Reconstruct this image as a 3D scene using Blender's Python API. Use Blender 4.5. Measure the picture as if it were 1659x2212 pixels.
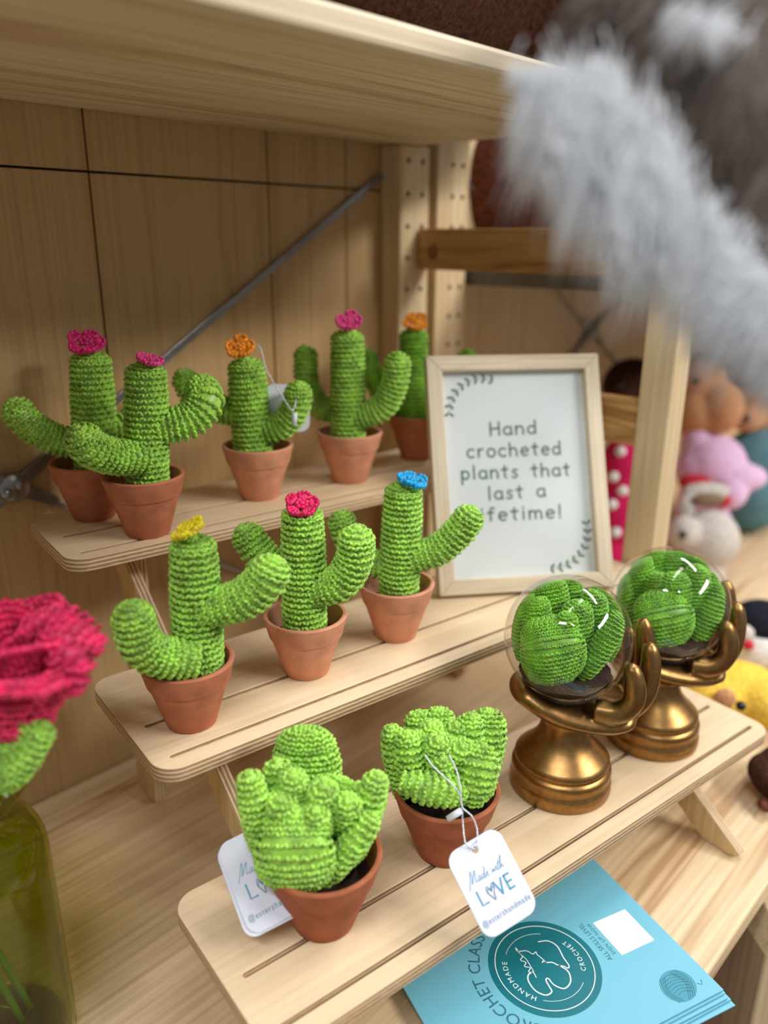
import bpy, bmesh, math, random
import numpy as np
from mathutils import Vector, Matrix
random.seed(4)
rng = np.random.default_rng(4)
for o in list(bpy.data.objects):
    bpy.data.objects.remove(o)
SC = bpy.context.scene
COL = SC.collection
PI = math.pi

# ------------------------------------------------------------------ camera
W, H, FPX = 1659.0, 2212.0, 1730.3
C = np.array([-0.1711, -0.2394, 0.4688])
RT = np.array([0.6938, -0.7202, 0.0051]); UP = np.array([0.2284, 0.2268, 0.9468]); FW = np.array([0.6830, 0.6557, -0.3218])
cam_d = bpy.data.cameras.new('camera'); cam = bpy.data.objects.new('camera', cam_d); COL.objects.link(cam)
cam.matrix_world = Matrix(((RT[0], UP[0], -FW[0], C[0]), (RT[1], UP[1], -FW[1], C[1]), (RT[2], UP[2], -FW[2], C[2]), (0, 0, 0, 1)))
cam_d.sensor_fit = 'HORIZONTAL'; cam_d.sensor_width = 36.0; cam_d.lens = 36.0 * FPX / W
cam_d.clip_start = 0.01; cam_d.clip_end = 50
cam_d.dof.use_dof = True; cam_d.dof.focus_distance = 0.525; cam_d.dof.aperture_fstop = 3.9
SC.camera = cam

# ------------------------------------------------------------------ world and lights
wd = bpy.data.worlds.new('shop_light'); SC.world = wd; wd.use_nodes = True
bg = wd.node_tree.nodes['Background']; bg.inputs[0].default_value = (0.97, 0.98, 1.0, 1); bg.inputs[1].default_value = 0.24

def area(name, loc, aim, sx, sy, power, col):
    d = bpy.data.lights.new(name, 'AREA'); d.shape = 'RECTANGLE'; d.size = sx; d.size_y = sy; d.energy = power; d.color = col
    o = bpy.data.objects.new(name, d); COL.objects.link(o); o.location = loc
    o.rotation_euler = (Vector(aim) - Vector(loc)).to_track_quat('-Z', 'Y').to_euler()
    return o
area('ceiling_or_fill_light', (0.35, -0.22, 2.1), (0.35, -0.10, 0.1), 1.2, 0.16, 9, (1.0, 0.97, 0.92))
area('ceiling_or_fill_light', (1.75, -0.25, 2.1), (1.0, 0.0, 0.1), 1.2, 0.16, 30, (0.95, 0.98, 1.0))
area('ceiling_or_fill_light', (1.25, -1.9, 1.75), (0.25, 0.25, 0.3), 1.6, 0.2, 58, (1.0, 0.97, 0.93))  # front fill, added to brighten the top tier and the back panel
area('ceiling_or_fill_light', (-0.95, -0.60, 1.9), (0.1, -0.1, 0.4), 1.2, 0.16, 22, (0.96, 0.98, 1.0))  # fill from the left, added to brighten the white fringe

vs = SC.view_settings
vs.view_transform = 'Standard'; vs.look = 'None'; vs.gamma = 1.0; vs.use_curve_mapping = False; vs.exposure = 0.0

# ------------------------------------------------------------------ geometry helpers
FWH = np.array([FW[0], FW[1], 0.0]); FWH /= np.linalg.norm(FWH)
RTH = np.array([FWH[1], -FWH[0], 0.0])
SA = math.radians(-9.0)
RZ = np.array([[math.cos(SA), -math.sin(SA), 0], [math.sin(SA), math.cos(SA), 0], [0, 0, 1.0]])

def ray(x, y): return FW + (x - W / 2) / FPX * RT - (y - H / 2) / FPX * UP
def at(x, y, dep): return C + ray(x, y) * dep
def atz(x, y, z):
    d = ray(x, y); return C + d * (z - C[2]) / d[2]
def ax(x, y, P, off=0.0):
    """point on the upright plane through P that faces the viewer, moved back by off"""
    d = ray(x, y); P = np.asarray(P, float) + FWH * off
    return C + d * ((P - C) @ FWH) / (d @ FWH)
def base_centre(px, py, z, r):
    """centre of a round foot of radius r on the level z, from the middle of its width and its lowest pixel"""
    P = atz(px, py, z); d = ray(px, py); return atz(px, py - r * FPX / dep(P) * abs(d[2]) / np.linalg.norm(d), z)
def dep(P): return float((np.asarray(P) - C) @ FW)
def st(x, y, z): return RZ @ np.array([x, y, z])
def nrm(v):
    v = np.asarray(v, float); return v / (np.linalg.norm(v) + 1e-12)

def lin(c):
    return tuple(((v / 255) / 12.92 if v / 255 <= 0.04045 else ((v / 255 + 0.055) / 1.055) ** 2.4) for v in c) + (1.0,)

def link(name, me, parent=None, mats=None, loc=None, rot=None):
    o = bpy.data.objects.new(name, me); COL.objects.link(o)
    if me is not None and mats is not None:
        if not isinstance(mats, (list, tuple)): mats = [mats]
        if len(me.materials) == 0:
            for m in mats: me.materials.append(m)
    if parent is not None: o.parent = parent
    if loc is not None: o.location = loc
    if rot is not None: o.rotation_euler = rot
    return o
def tag(o, label=None, cat=None, group=None, kind=None):
    if label: o['label'] = label
    if cat: o['category'] = cat
    if group: o['group'] = group
    if kind: o['kind'] = kind
    return o
def thing(name, label, cat, loc=(0, 0, 0), rotz=0.0, group=None):
    o = bpy.data.objects.new(name, None); COL.objects.link(o); o.empty_display_size = 0.02
    o.location = tuple(float(v) for v in loc); o.rotation_euler = (0, 0, rotz)
    return tag(o, label, cat, group)
def loc_of(o, P):
    """world point -> local of an unparented empty"""
    c, s = math.cos(-o.rotation_euler[2]), math.sin(-o.rotation_euler[2])
    d = np.asarray(P, float) - np.array(o.location)
    return np.stack([c * d[..., 0] - s * d[..., 1], s * d[..., 0] + c * d[..., 1], d[..., 2]], -1)

def tri_mesh(name, V, F, smooth=True):
    V = np.asarray(V, np.float32); F = np.asarray(F, np.int32)
    me = bpy.data.meshes.new(name); me.vertices.add(len(V)); me.vertices.foreach_set('co', V.ravel())
    k = F.shape[1]; me.loops.add(F.size); me.loops.foreach_set('vertex_index', F.ravel())
    me.polygons.add(len(F)); me.polygons.foreach_set('loop_start', np.arange(0, F.size, k, dtype=np.int32))
    try: me.polygons.foreach_set('loop_total', np.full(len(F), k, dtype=np.int32))
    except Exception: pass
    me.update(calc_edges=True); me.validate()
    if smooth: me.polygons.foreach_set('use_smooth', np.ones(len(me.polygons), dtype=bool))
    return me

class Geo:
    """collects triangles"""
    def __init__(s): s.v = []; s.f = []; s.n = 0
    def add(s, V, F):
        V = np.asarray(V, float); F = np.asarray(F, int)
        if F.shape[1] == 4: F = np.concatenate([F[:, [0, 1, 2]], F[:, [0, 2, 3]]])
        s.v.append(V); s.f.append(F + s.n); s.n += len(V)
    def mesh(s, name, smooth=True): return tri_mesh(name, np.concatenate(s.v), np.concatenate(s.f), smooth)
    def grid(s, P, cu=False, cv=False):
        P = np.asarray(P); n, m = P.shape[:2]; f = []
        for i in range(n if cu else n - 1):
            for j in range(m if cv else m - 1):
                a, b = i, (i + 1) % n; c, d = j, (j + 1) % m
                f.append((a * m + c, a * m + d, b * m + d, b * m + c))
        s.add(P.reshape(-1, 3), f)
    def lathe(s, prof, seg=40, cen=(0, 0, 0)):
        t = np.linspace(0, 2 * PI, seg, endpoint=False)
        s.grid([[(cen[0] + r * math.cos(a), cen[1] + r * math.sin(a), cen[2] + z) for a in t] for r, z in prof], cv=True)
    def tube(s, path, rad, seg=8, cap=True):
        path = [np.asarray(p, float) for p in path]; n = len(path)
        rad = [rad] * n if np.isscalar(rad) else rad
        T = tangents(path); U, Vv = frames(T); t = np.linspace(0, 2 * PI, seg, endpoint=False)
        rows = [[path[i] + rad[i] * (math.cos(a) * U[i] + math.sin(a) * Vv[i]) for a in t] for i in range(n)]
        if cap:
            rows = [[path[0]] * seg] + rows + [[path[-1]] * seg]
        s.grid(rows, cv=True)
    def box(s, lo, hi):
        x0, y0, z0 = lo; x1, y1, z1 = hi
        s.add([(x0, y0, z0), (x1, y0, z0), (x1, y1, z0), (x0, y1, z0), (x0, y0, z1), (x1, y0, z1), (x1, y1, z1), (x0, y1, z1)],
              [(0, 3, 2, 1), (4, 5, 6, 7), (0, 1, 5, 4), (1, 2, 6, 5), (2, 3, 7, 6), (3, 0, 4, 7)])
    def ball(s, c, r, seg=16, rings=10, rot=None):
        r = np.array([r, r, r], float) if np.isscalar(r) else np.array(r, float)
        rows = []
        for i in range(rings + 1):
            p = PI * i / rings
            rows.append([np.array((math.sin(p) * math.cos(a), math.sin(p) * math.sin(a), math.cos(p))) * r for a in np.linspace(0, 2 * PI, seg, endpoint=False)])
        P = np.array(rows)
        if rot is not None: P = P @ np.asarray(rot).T
        s.grid(P + np.asarray(c, float), cv=True)

def tangents(path):
    n = len(path); return [nrm(path[min(i + 1, n - 1)] - path[max(i - 1, 0)]) for i in range(n)]
def frames(T, up=None):
    u = np.array([0, 0, 1.0]) if up is None else np.asarray(up, float)
    if abs(T[0] @ nrm(u)) > 0.95: u = np.array([1.0, 0, 0])
    U = []; V = []
    u = nrm(u - T[0] * (u @ T[0]))
    for t in T:
        u = nrm(u - t * (u @ t)); U.append(u); V.append(np.cross(t, u))
    return U, V
def spline(pts, n):
    """Catmull-Rom resample to n evenly spaced points (any dimension)"""
    P = np.asarray(pts, float)
    if len(P) == 2: return np.linspace(P[0], P[1], n)
    Q = np.vstack([2 * P[0] - P[1], P, 2 * P[-1] - P[-2]]); out = []
    for i in range(1, len(Q) - 2):
        for t in np.linspace(0, 1, 24, endpoint=False):
            a, b, c, d = Q[i - 1], Q[i], Q[i + 1], Q[i + 2]
            out.append(0.5 * (2 * b + (c - a) * t + (2 * a - 5 * b + 4 * c - d) * t * t + (3 * b - a - 3 * c + d) * t ** 3))
    out.append(P[-1]); out = np.array(out)
    s = np.concatenate([[0], np.cumsum(np.linalg.norm(np.diff(out[:, :3], axis=0), axis=1))])
    q = np.linspace(0, s[-1], n)
    return np.stack([np.interp(q, s, out[:, k]) for k in range(out.shape[1])], -1)

def bev(o, w, seg=2, ang=0.6):
    m = o.modifiers.new('bevel', 'BEVEL'); m.width = w; m.segments = seg; m.limit_method = 'ANGLE'; m.angle_limit = ang
    return o
def boxobj(name, lo, hi, mat, parent=None, bevel=0.002):
    g = Geo(); g.box(lo, hi)
    me = bpy.data.meshes.new(name)
    me.from_pydata([tuple(v) for v in g.v[0]], [], [(0, 3, 2, 1), (4, 5, 6, 7), (0, 1, 5, 4), (1, 2, 6, 5), (2, 3, 7, 6), (3, 0, 4, 7)])
    o = link(name, me, parent, mat)
    if bevel: bev(o, bevel)
    return o
def prism(name, poly, a0, a1, axis, mats, parent=None, bevel=0.0008):
    """polygon extruded along axis (0=x: poly is (y,z); 2=z: poly is (x,y)); side faces take material 1"""
    bm = bmesh.new(); n = len(poly)
    def p3(q, a): return (a, q[0], q[1]) if axis == 0 else ((q[0], a, q[1]) if axis == 1 else (q[0], q[1], a))
    A = [bm.verts.new(p3(q, a0)) for q in poly]; B = [bm.verts.new(p3(q, a1)) for q in poly]
    bm.faces.new(A); bm.faces.new(B)
    for i in range(n):
        f = bm.faces.new((A[i], A[(i + 1) % n], B[(i + 1) % n], B[i])); f.material_index = 1 if isinstance(mats, list) and len(mats) > 1 else 0
    bmesh.ops.recalc_face_normals(bm, faces=bm.faces)
    me = bpy.data.meshes.new(name); bm.to_mesh(me); bm.free()
    o = link(name, me, parent, mats)
    if bevel: bev(o, bevel)
    return o
def round_rect(x0, y0, x1, y1, r, n=6):
    pts = []
    for cx, cy, a in ((x1 - r, y1 - r, 0), (x0 + r, y1 - r, 90), (x0 + r, y0 + r, 180), (x1 - r, y0 + r, 270)):
        for k in range(n + 1):
            t = math.radians(a + 90 * k / n); pts.append((cx + r * math.cos(t), cy + r * math.sin(t)))
    return pts
def flat_curve(name, outer, holes, thick, mats, parent=None, bevel=0.0006, loc=(0, 0, 0)):
    """plate with holes, local z in [-thick/2, thick/2]; side faces take material 1"""
    cu = bpy.data.curves.new(name, 'CURVE'); cu.dimensions = '2D'; cu.fill_mode = 'BOTH'
    for pl in [outer] + holes:
        sp = cu.splines.new('POLY'); sp.points.add(len(pl) - 1)
        for i, q in enumerate(pl): sp.points[i].co = (q[0], q[1], 0, 1)
        sp.use_cyclic_u = True
    cu.extrude = thick / 2 - bevel; cu.bevel_depth = bevel; cu.bevel_resolution = 1; cu.offset = -bevel
    tmp = bpy.data.objects.new('tmp', cu); me = bpy.data.meshes.new_from_object(tmp); bpy.data.objects.remove(tmp); bpy.data.curves.remove(cu)
    me.materials.clear(); me.name = name
    o = link(name, me, parent, mats, loc)
    if isinstance(mats, list) and len(mats) > 1:
        for p in me.polygons: p.material_index = 0 if abs(p.normal.z) > 0.9 else 1
    return o
def text_mesh(s, size=1.0, align='CENTER', space=1.0):
    cu = bpy.data.curves.new('t', 'FONT'); cu.body = s; cu.size = size; cu.align_x = align; cu.resolution_u = 3; cu.space_character = space
    tmp = bpy.data.objects.new('t', cu); me = bpy.data.meshes.new_from_object(tmp); bpy.data.objects.remove(tmp); bpy.data.curves.remove(cu)
    V = np.array([v.co[:] for v in me.vertices]); F = [tuple(p.vertices) for p in me.polygons]; bpy.data.meshes.remove(me)
    return V, F
class Print:
    """flat print collected on one plane (x right, y up), then put on a surface by a matrix"""
    def __init__(s): s.v = []; s.f = []
    def poly(s, V, F):
        n = len(s.v); s.v += [tuple(v) for v in V]; s.f += [tuple(i + n for i in f) for f in F]
    def text(s, t, x, y, size, ang=0.0, align='CENTER', sx=1.0, space=1.0, arc=None, slant=0.0):
        V, F = text_mesh(t, size, align, space); V[:, 0] *= sx; V[:, 0] += slant * V[:, 1]
        if arc:
            R, a0, out = arc   # radius, centre angle, +1 reads clockwise over the top
            th = a0 - out * V[:, 0] / R; rr = R + out * V[:, 1]
            V = np.stack([x + rr * np.cos(th), y + rr * np.sin(th), 0 * th], -1)
        else:
            c, q = math.cos(ang), math.sin(ang)
            V = np.stack([x + c * V[:, 0] - q * V[:, 1], y + q * V[:, 0] + c * V[:, 1], 0 * V[:, 0]], -1)
        s.poly(V, F)
    def stroke(s, pts, w, closed=False, n=None):
        P = np.asarray(pts, float)
        if n: P = spline(np.c_[P, np.zeros(len(P))], n)[:, :2]
        if closed: P = np.vstack([P, P[:1]])
        T = np.gradient(P, axis=0); T /= (np.linalg.norm(T, axis=1)[:, None] + 1e-9); N = np.stack([-T[:, 1], T[:, 0]], -1)
        P2 = P.copy(); P2[0] -= T[0] * w * 0.35; P2[-1] += T[-1] * w * 0.35
        V = np.concatenate([P2 + N * w / 2, P2 - N * w / 2]); m = len(P)
        s.poly(np.c_[V, np.zeros(2 * m)], [(i, i + 1, m + i + 1, m + i) for i in range(m - 1)])
    def disc(s, x, y, r, n=48, r0=0.0, ry=None, ang=0.0):
        ry = ry or r; t = np.linspace(0, 2 * PI, n, endpoint=False); c, q = math.cos(ang), math.sin(ang)
        def ring(a, b): 
            X, Y = a * np.cos(t), b * np.sin(t); return [(x + c * i - q * j, y + q * i + c * j, 0) for i, j in zip(X, Y)]
        if r0: s.poly(ring(r, ry) + ring(r0, r0 * ry / r), [(i, (i + 1) % n, n + (i + 1) % n, n + i) for i in range(n)])
        else: s.poly(ring(r, ry), [tuple(range(n))])
    def build(s, name, mat, parent, M, lift=0.0002):
        M = Matrix(M); V = [tuple(M @ Vector((v[0], v[1], lift))) for v in s.v]
        me = bpy.data.meshes.new(name); me.from_pydata(V, [], s.f); me.update()
        return link(name, me, parent, mat)

# hand-printed stroke letters: x-height 1, ascender 1.6
def arcp(cx, cy, rx, ry, a0, a1, n=12): return [(cx + rx * math.cos(math.radians(a0 + (a1 - a0) * i / n)), cy + ry * math.sin(math.radians(a0 + (a1 - a0) * i / n))) for i in range(n + 1)]
GL = {
 'H': (0.85, [[(0.05, 0), (0.05, 1.6)], [(0.8, 0), (0.8, 1.6)], [(0.05, 0.8), (0.8, 0.85)]]),
 'a': (0.75, [arcp(0.36, 0.5, 0.33, 0.48, 60, 320), [(0.69, 0.95), (0.69, 0.4), (0.74, 0)]]),
 'n': (0.75, [[(0.06, 1), (0.06, 0)], [(0.06, 0.55)] + arcp(0.38, 0.6, 0.3, 0.38, 160, 0) + [(0.69, 0)]]),
 'd': (0.75, [arcp(0.35, 0.48, 0.32, 0.46, 50, 320), [(0.69, 1.6), (0.69, 0)]]),
 'c': (0.68, [arcp(0.4, 0.5, 0.36, 0.5, 50, 310)]),
 'r': (0.55, [[(0.08, 1), (0.08, 0)], [(0.08, 0.5)] + arcp(0.4, 0.55, 0.3, 0.43, 160, 70)]),
 'o': (0.75, [arcp(0.38, 0.5, 0.35, 0.5, 90, 450, 20)]),
 'h': (0.75, [[(0.06, 1.6), (0.06, 0)], [(0.06, 0.5)] + arcp(0.38, 0.55, 0.3, 0.42, 160, 0) + [(0.69, 0)]]),
 'e': (0.72, [[(0.06, 0.5), (0.68, 0.56)] + arcp(0.38, 0.5, 0.33, 0.5, 10, 310)]),
 't': (0.6, [[(0.3, 1.45), (0.28, 0.15), (0.42, 0)], [(0.0, 1.0), (0.58, 1.05)]]),
 'p': (0.75, [[(0.06, 1), (0.06, -0.6)], arcp(0.38, 0.5, 0.32, 0.48, 150, -150)]),
 'l': (0.25, [[(0.12, 1.6), (0.12, 0)]]),
 's': (0.6, [[(0.54, 0.9), (0.3, 1.0), (0.1, 0.82), (0.2, 0.58), (0.45, 0.45), (0.54, 0.22), (0.35, 0.0), (0.06, 0.1)]]),
 'i': (0.25, [[(0.12, 1), (0.12, 0)], [(0.12, 1.35), (0.12, 1.45)]]),
 'f': (0.55, [[(0.55, 1.5), (0.36, 1.6), (0.24, 1.35), (0.24, 0)], [(0.0, 0.95), (0.5, 1.0)]]),
 'm': (1.1, [[(0.06, 1), (0.06, 0)], [(0.06, 0.6)] + arcp(0.31, 0.6, 0.24, 0.38, 160, 0) + [(0.55, 0)], [(0.55, 0.6)] + arcp(0.8, 0.6, 0.24, 0.38, 160, 0) + [(1.04, 0)]]),
 '!': (0.25, [[(0.14, 1.6), (0.12, 0.4)], [(0.12, 0.08), (0.12, 0.0)]]),
 ' ': (0.65, []),
}
def hand_line(pr, s, x0, x1, y, xh, w, slope=0.0):
    tot = sum(GL[c][0] for c in s) + 0.32 * (len(s) - 1); k = (x1 - x0) / tot; x = 0.0
    for c in s:
        for q in GL[c][1]:
            pr.stroke([(x0 + (x + a) * k, y + b * xh + slope * (x + a) * k) for a, b in q], w)
        x += GL[c][0] + 0.32

# ------------------------------------------------------------------ materials
def new_mat(name):
    m = bpy.data.materials.new(name); m.use_nodes = True; nt = m.node_tree
    return m, nt, nt.nodes['Principled BSDF']
def N(nt, t, **kw):
    n = nt.nodes.new(t)
    for k, v in kw.items():
        if k in n.inputs: n.inputs[k].default_value = v
        else: setattr(n, k, v)
    return n
def coords(nt, scale=(1, 1, 1), rot=(0, 0, 0)):
    tc = N(nt, 'ShaderNodeTexCoord'); mp = N(nt, 'ShaderNodeMapping'); mp.inputs['Scale'].default_value = scale; mp.inputs['Rotation'].default_value = rot
    nt.links.new(tc.outputs['Object'], mp.inputs['Vector']); return mp.outputs['Vector']
def ramp(nt, fac, stops):
    r = N(nt, 'ShaderNodeValToRGB'); e = r.color_ramp.elements
    while len(e) < len(stops): e.new(0.5)
    for i, (p, c) in enumerate(stops): e[i].position = p; e[i].color = c if len(c) == 4 else lin(c)
    nt.links.new(fac, r.inputs['Fac']); return r.outputs['Color']
def bump(nt, b, h, strength=0.3, dist=0.001):
    n = N(nt, 'ShaderNodeBump', Strength=strength, Distance=dist); nt.links.new(h, n.inputs['Height']); nt.links.new(n.outputs['Normal'], b.inputs['Normal'])
def plain(name, col, rough=0.5, noise=0.0, scale=60, metallic=0.0, bumpd=0.0, spec=0.5):
    m, nt, b = new_mat(name); b.inputs['Roughness'].default_value = rough; b.inputs['Metallic'].default_value = metallic
    b.inputs['Specular IOR Level'].default_value = spec
    v = coords(nt, (scale,) * 3); n = N(nt, 'ShaderNodeTexNoise', Scale=1.0, Detail=4.0); nt.links.new(v, n.inputs['Vector'])
    c = np.array(col, float); d = noise
    nt.links.new(ramp(nt, n.outputs['Fac'], [(0.3, tuple(c * (1 - d))), (0.7, tuple(np.minimum(255, c * (1 + d))))]), b.inputs['Base Color'])
    if bumpd: bump(nt, b, n.outputs['Fac'], 0.5, bumpd)
    return m
def wood(name, light, mid, dark, axis=0, ring=18.0, fine=260.0, rough=0.55, amount=0.5, wob=0.5, scale_along=1.2, finek=0.55):
    """grain runs along the given local axis"""
    m, nt, b = new_mat(name); b.inputs['Roughness'].default_value = rough; b.inputs['Specular IOR Level'].default_value = 0.35
    s = [ring] * 3; s[axis] = scale_along; v = coords(nt, s)
    n1 = N(nt, 'ShaderNodeTexNoise', Scale=1.0, Detail=3.0, Roughness=0.55, Distortion=wob); nt.links.new(v, n1.inputs['Vector'])
    mul = N(nt, 'ShaderNodeMath', operation='MULTIPLY'); mul.inputs[1].default_value = 4.0; nt.links.new(n1.outputs['Fac'], mul.inputs[0])
    fr = N(nt, 'ShaderNodeMath', operation='PINGPONG'); fr.inputs[1].default_value = 0.5; nt.links.new(mul.outputs[0], fr.inputs[0])
    s2 = [fine] * 3; s2[axis] = 6.0; v2 = coords(nt, s2)
    n2 = N(nt, 'ShaderNodeTexNoise', Scale=1.0, Detail=3.0); nt.links.new(v2, n2.inputs['Vector'])
    c1 = ramp(nt, fr.outputs[0], [(0.0, light), (0.28, light), (0.42, mid), (0.5, dark)])
    c2 = ramp(nt, n2.outputs['Fac'], [(0.35, (205, 200, 190)), (0.6, (255, 255, 255))])
    mx = N(nt, 'ShaderNodeMixRGB', blend_type='MIX'); mx.inputs[0].default_value = amount; mx.inputs[1].default_value = lin(light); nt.links.new(c1, mx.inputs[2])
    my = N(nt, 'ShaderNodeMixRGB', blend_type='MULTIPLY'); my.inputs[0].default_value = finek; nt.links.new(mx.outputs[0], my.inputs[1]); nt.links.new(c2, my.inputs[2])
    nt.links.new(my.outputs[0], b.inputs['Base Color']); bump(nt, b, n2.outputs['Fac'], 0.15, 0.0004)
    return m
def ply_edge(name, axis, pitch, offset=0.0):
    m, nt, b = new_mat(name); b.inputs['Roughness'].default_value = 0.65
    tc = N(nt, 'ShaderNodeTexCoord'); sp = N(nt, 'ShaderNodeSeparateXYZ'); nt.links.new(tc.outputs['Object'], sp.inputs[0])
    ad = N(nt, 'ShaderNodeMath', operation='ADD'); ad.inputs[1].default_value = offset + 10.0 * pitch; nt.links.new(sp.outputs[axis], ad.inputs[0])
    mu = N(nt, 'ShaderNodeMath', operation='MULTIPLY'); mu.inputs[1].default_value = 1 / pitch; nt.links.new(ad.outputs[0], mu.inputs[0])
    fr = N(nt, 'ShaderNodeMath', operation='FRACT'); nt.links.new(mu.outputs[0], fr.inputs[0])
    s = [150.0] * 3; s[axis] = 900.0; n = N(nt, 'ShaderNodeTexNoise', Scale=1.0, Detail=4.0); nt.links.new(coords(nt, s), n.inputs['Vector'])
    a2 = N(nt, 'ShaderNodeMath', operation='MULTIPLY_ADD'); a2.inputs[1].default_value = 0.5; nt.links.new(n.outputs['Fac'], a2.inputs[0]); nt.links.new(fr.outputs[0], a2.inputs[2])
    nt.links.new(ramp(nt, a2.outputs[0], [(0.3, (226, 202, 165)), (0.66, (214, 188, 150)), (0.78, (146, 112, 80)), (1.0, (168, 134, 100))]), b.inputs['Base Color'])
    bump(nt, b, a2.outputs[0], 0.25, 0.0004); return m
def yarn(name, col, rough=0.42, dark=0.72, spec=0.5):
    m, nt, b = new_mat(name); b.inputs['Roughness'].default_value = rough; b.inputs['Specular IOR Level'].default_value = spec
    b.inputs['Sheen Weight'].default_value = 0.15; b.inputs['Sheen Roughness'].default_value = 0.4
    v = coords(nt, (2600, 2600, 900), (0.5, 0.6, 0.3)); n = N(nt, 'ShaderNodeTexNoise', Scale=1.0, Detail=1.0); nt.links.new(v, n.inputs['Vector'])
    v2 = coords(nt, (120,) * 3); n2 = N(nt, 'ShaderNodeTexNoise', Scale=1.0, Detail=2.0); nt.links.new(v2, n2.inputs['Vector'])
    ad = N(nt, 'ShaderNodeMath', operation='MULTIPLY_ADD'); ad.inputs[1].default_value = 0.5; nt.links.new(n.outputs['Fac'], ad.inputs[0]); 
    m5 = N(nt, 'ShaderNodeMath', operation='MULTIPLY'); m5.inputs[1].default_value = 0.5; nt.links.new(n2.outputs['Fac'], m5.inputs[0]); nt.links.new(m5.outputs[0], ad.inputs[2])
    c = np.array(col, float)
    nt.links.new(ramp(nt, ad.outputs[0], [(0.36, tuple(c * dark)), (0.62, tuple(np.minimum(255, c * 1.1)))]), b.inputs['Base Color'])
    bump(nt, b, n.outputs['Fac'], 0.25, 0.0005)
    return m
def clear_glass(name, tint=(1, 1, 1), rough=0.02, boost=1.0):
    """thin-walled clear shell: mirrors by Fresnel, passes the rest straight through"""
    m, nt, b = new_mat(name); nt.nodes.remove(b); out = nt.nodes['Material Output']
    tr = N(nt, 'ShaderNodeBsdfTransparent'); tr.inputs[0].default_value = tuple(tint) + (1,)
    gl = N(nt, 'ShaderNodeBsdfGlossy'); gl.inputs['Roughness'].default_value = rough
    fr = N(nt, 'ShaderNodeLayerWeight', Blend=0.5); pw = N(nt, 'ShaderNodeMath', operation='POWER'); pw.inputs[1].default_value = 4.0; nt.links.new(fr.outputs['Facing'], pw.inputs[0])
    mu = N(nt, 'ShaderNodeMath', operation='MULTIPLY_ADD'); mu.inputs[1].default_value = 0.75 * boost; mu.inputs[2].default_value = 0.045; mu.use_clamp = True
    mx = N(nt, 'ShaderNodeMixShader'); nt.links.new(pw.outputs[0], mu.inputs[0]); nt.links.new(mu.outputs[0], mx.inputs[0])
    nt.links.new(tr.outputs[0], mx.inputs[1]); nt.links.new(gl.outputs[0], mx.inputs[2]); nt.links.new(mx.outputs[0], out.inputs[0]); return m

M = {}
M['birch'] = wood('birch_veneer', (232, 208, 172), (226, 200, 162), (212, 184, 146), 0, 14, 380, 0.5, 0.32, 0.8, 1.6, 0.25)
M['birch_v'] = wood('birch_veneer_rail', (224, 192, 140), (214, 180, 128), (196, 160, 108), 2, 22, 500, 0.5, 0.45, 0.6, 1.5)
M['edge_z'] = ply_edge('plywood_edge_board', 2, 0.0030, 0.0045)
M['edge_x'] = ply_edge('plywood_edge_rail', 0, 0.0030)
M['pine'] = wood('pine_board', (226, 200, 162), (206, 172, 130), (172, 130, 90), 0, 15, 220, 0.5, 0.8, 0.8, 0.9)
M['pine_under'] = wood('pine_board_top', (230, 214, 186), (214, 192, 158), (186, 158, 120), 0, 20, 260, 0.55, 0.75, 0.6, 0.9)
M['pine_post'] = wood('pine_upright', (222, 198, 158), (212, 184, 142), (196, 164, 120), 2, 30, 300, 0.5, 0.6, 0.3, 1.0)
M['pine_rung'] = wood('pine_rung', (208, 164, 104), (186, 138, 80), (156, 106, 56), 1, 26, 260, 0.5, 0.85, 0.9, 2.2)
M['panel'] = wood('brown_plywood_panel', (196, 163, 116), (188, 153, 106), (174, 139, 94), 2, 22, 420, 0.5, 0.6, 0.7, 1.3, 0.3)
M['panel_lit'] = wood('lit_plywood_panel', (226, 200, 160), (218, 190, 148), (204, 174, 130), 2, 26, 420, 0.5, 0.5, 0.5, 1.6, 0.3)  # next bay panels: the stronger light there is put into this lighter colour
M['groove'] = plain('dark_joint', (70, 48, 28), 0.9)
M['floor'] = plain('dark_floor', (92, 66, 46), 0.6, 0.2, 8)
M['green'] = yarn('green_cotton_yarn', (166, 218, 84), 0.36)
M['green2'] = yarn('deeper_green_cotton_yarn', (138, 202, 58), 0.38)
M['magenta'] = yarn('magenta_yarn', (214, 26, 118), 0.42, 0.88); M['pink'] = yarn('pink_yarn', (236, 66, 150), 0.42, 0.88); M['fuchsia'] = yarn('fuchsia_yarn', (236, 36, 106), 0.42, 0.88)
M['orange'] = yarn('orange_yarn', (255, 150, 10), 0.42, 0.9); M['yellow'] = yarn('yellow_yarn', (255, 222, 30), 0.42, 0.9); M['blue'] = yarn('blue_yarn', (12, 162, 216), 0.42, 0.88)
M['rose'] = yarn('rose_pink_yarn', (232, 36, 96))
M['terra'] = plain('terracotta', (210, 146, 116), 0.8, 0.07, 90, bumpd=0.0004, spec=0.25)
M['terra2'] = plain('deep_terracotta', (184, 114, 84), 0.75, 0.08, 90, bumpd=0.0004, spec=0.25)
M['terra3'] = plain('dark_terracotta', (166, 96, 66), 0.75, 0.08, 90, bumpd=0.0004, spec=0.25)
M['soil'] = plain('dark_soil', (46, 28, 18), 0.95, 0.4, 500, bumpd=0.002)
M['bronze'] = plain('brushed_bronze', (160, 122, 74), 0.36, 0.06, 260, metallic=1.0, bumpd=0.0001)
M['glass'] = clear_glass('clear_globe', (0.97, 0.98, 0.98), 0.015, 1.0)
M['pane'] = clear_glass('frame_glass', (0.98, 0.99, 0.99), 0.03, 1.0)
M['vase'] = clear_glass('green_bottle_glass', (0.74, 0.79, 0.12), 0.03, 1.0)
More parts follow.
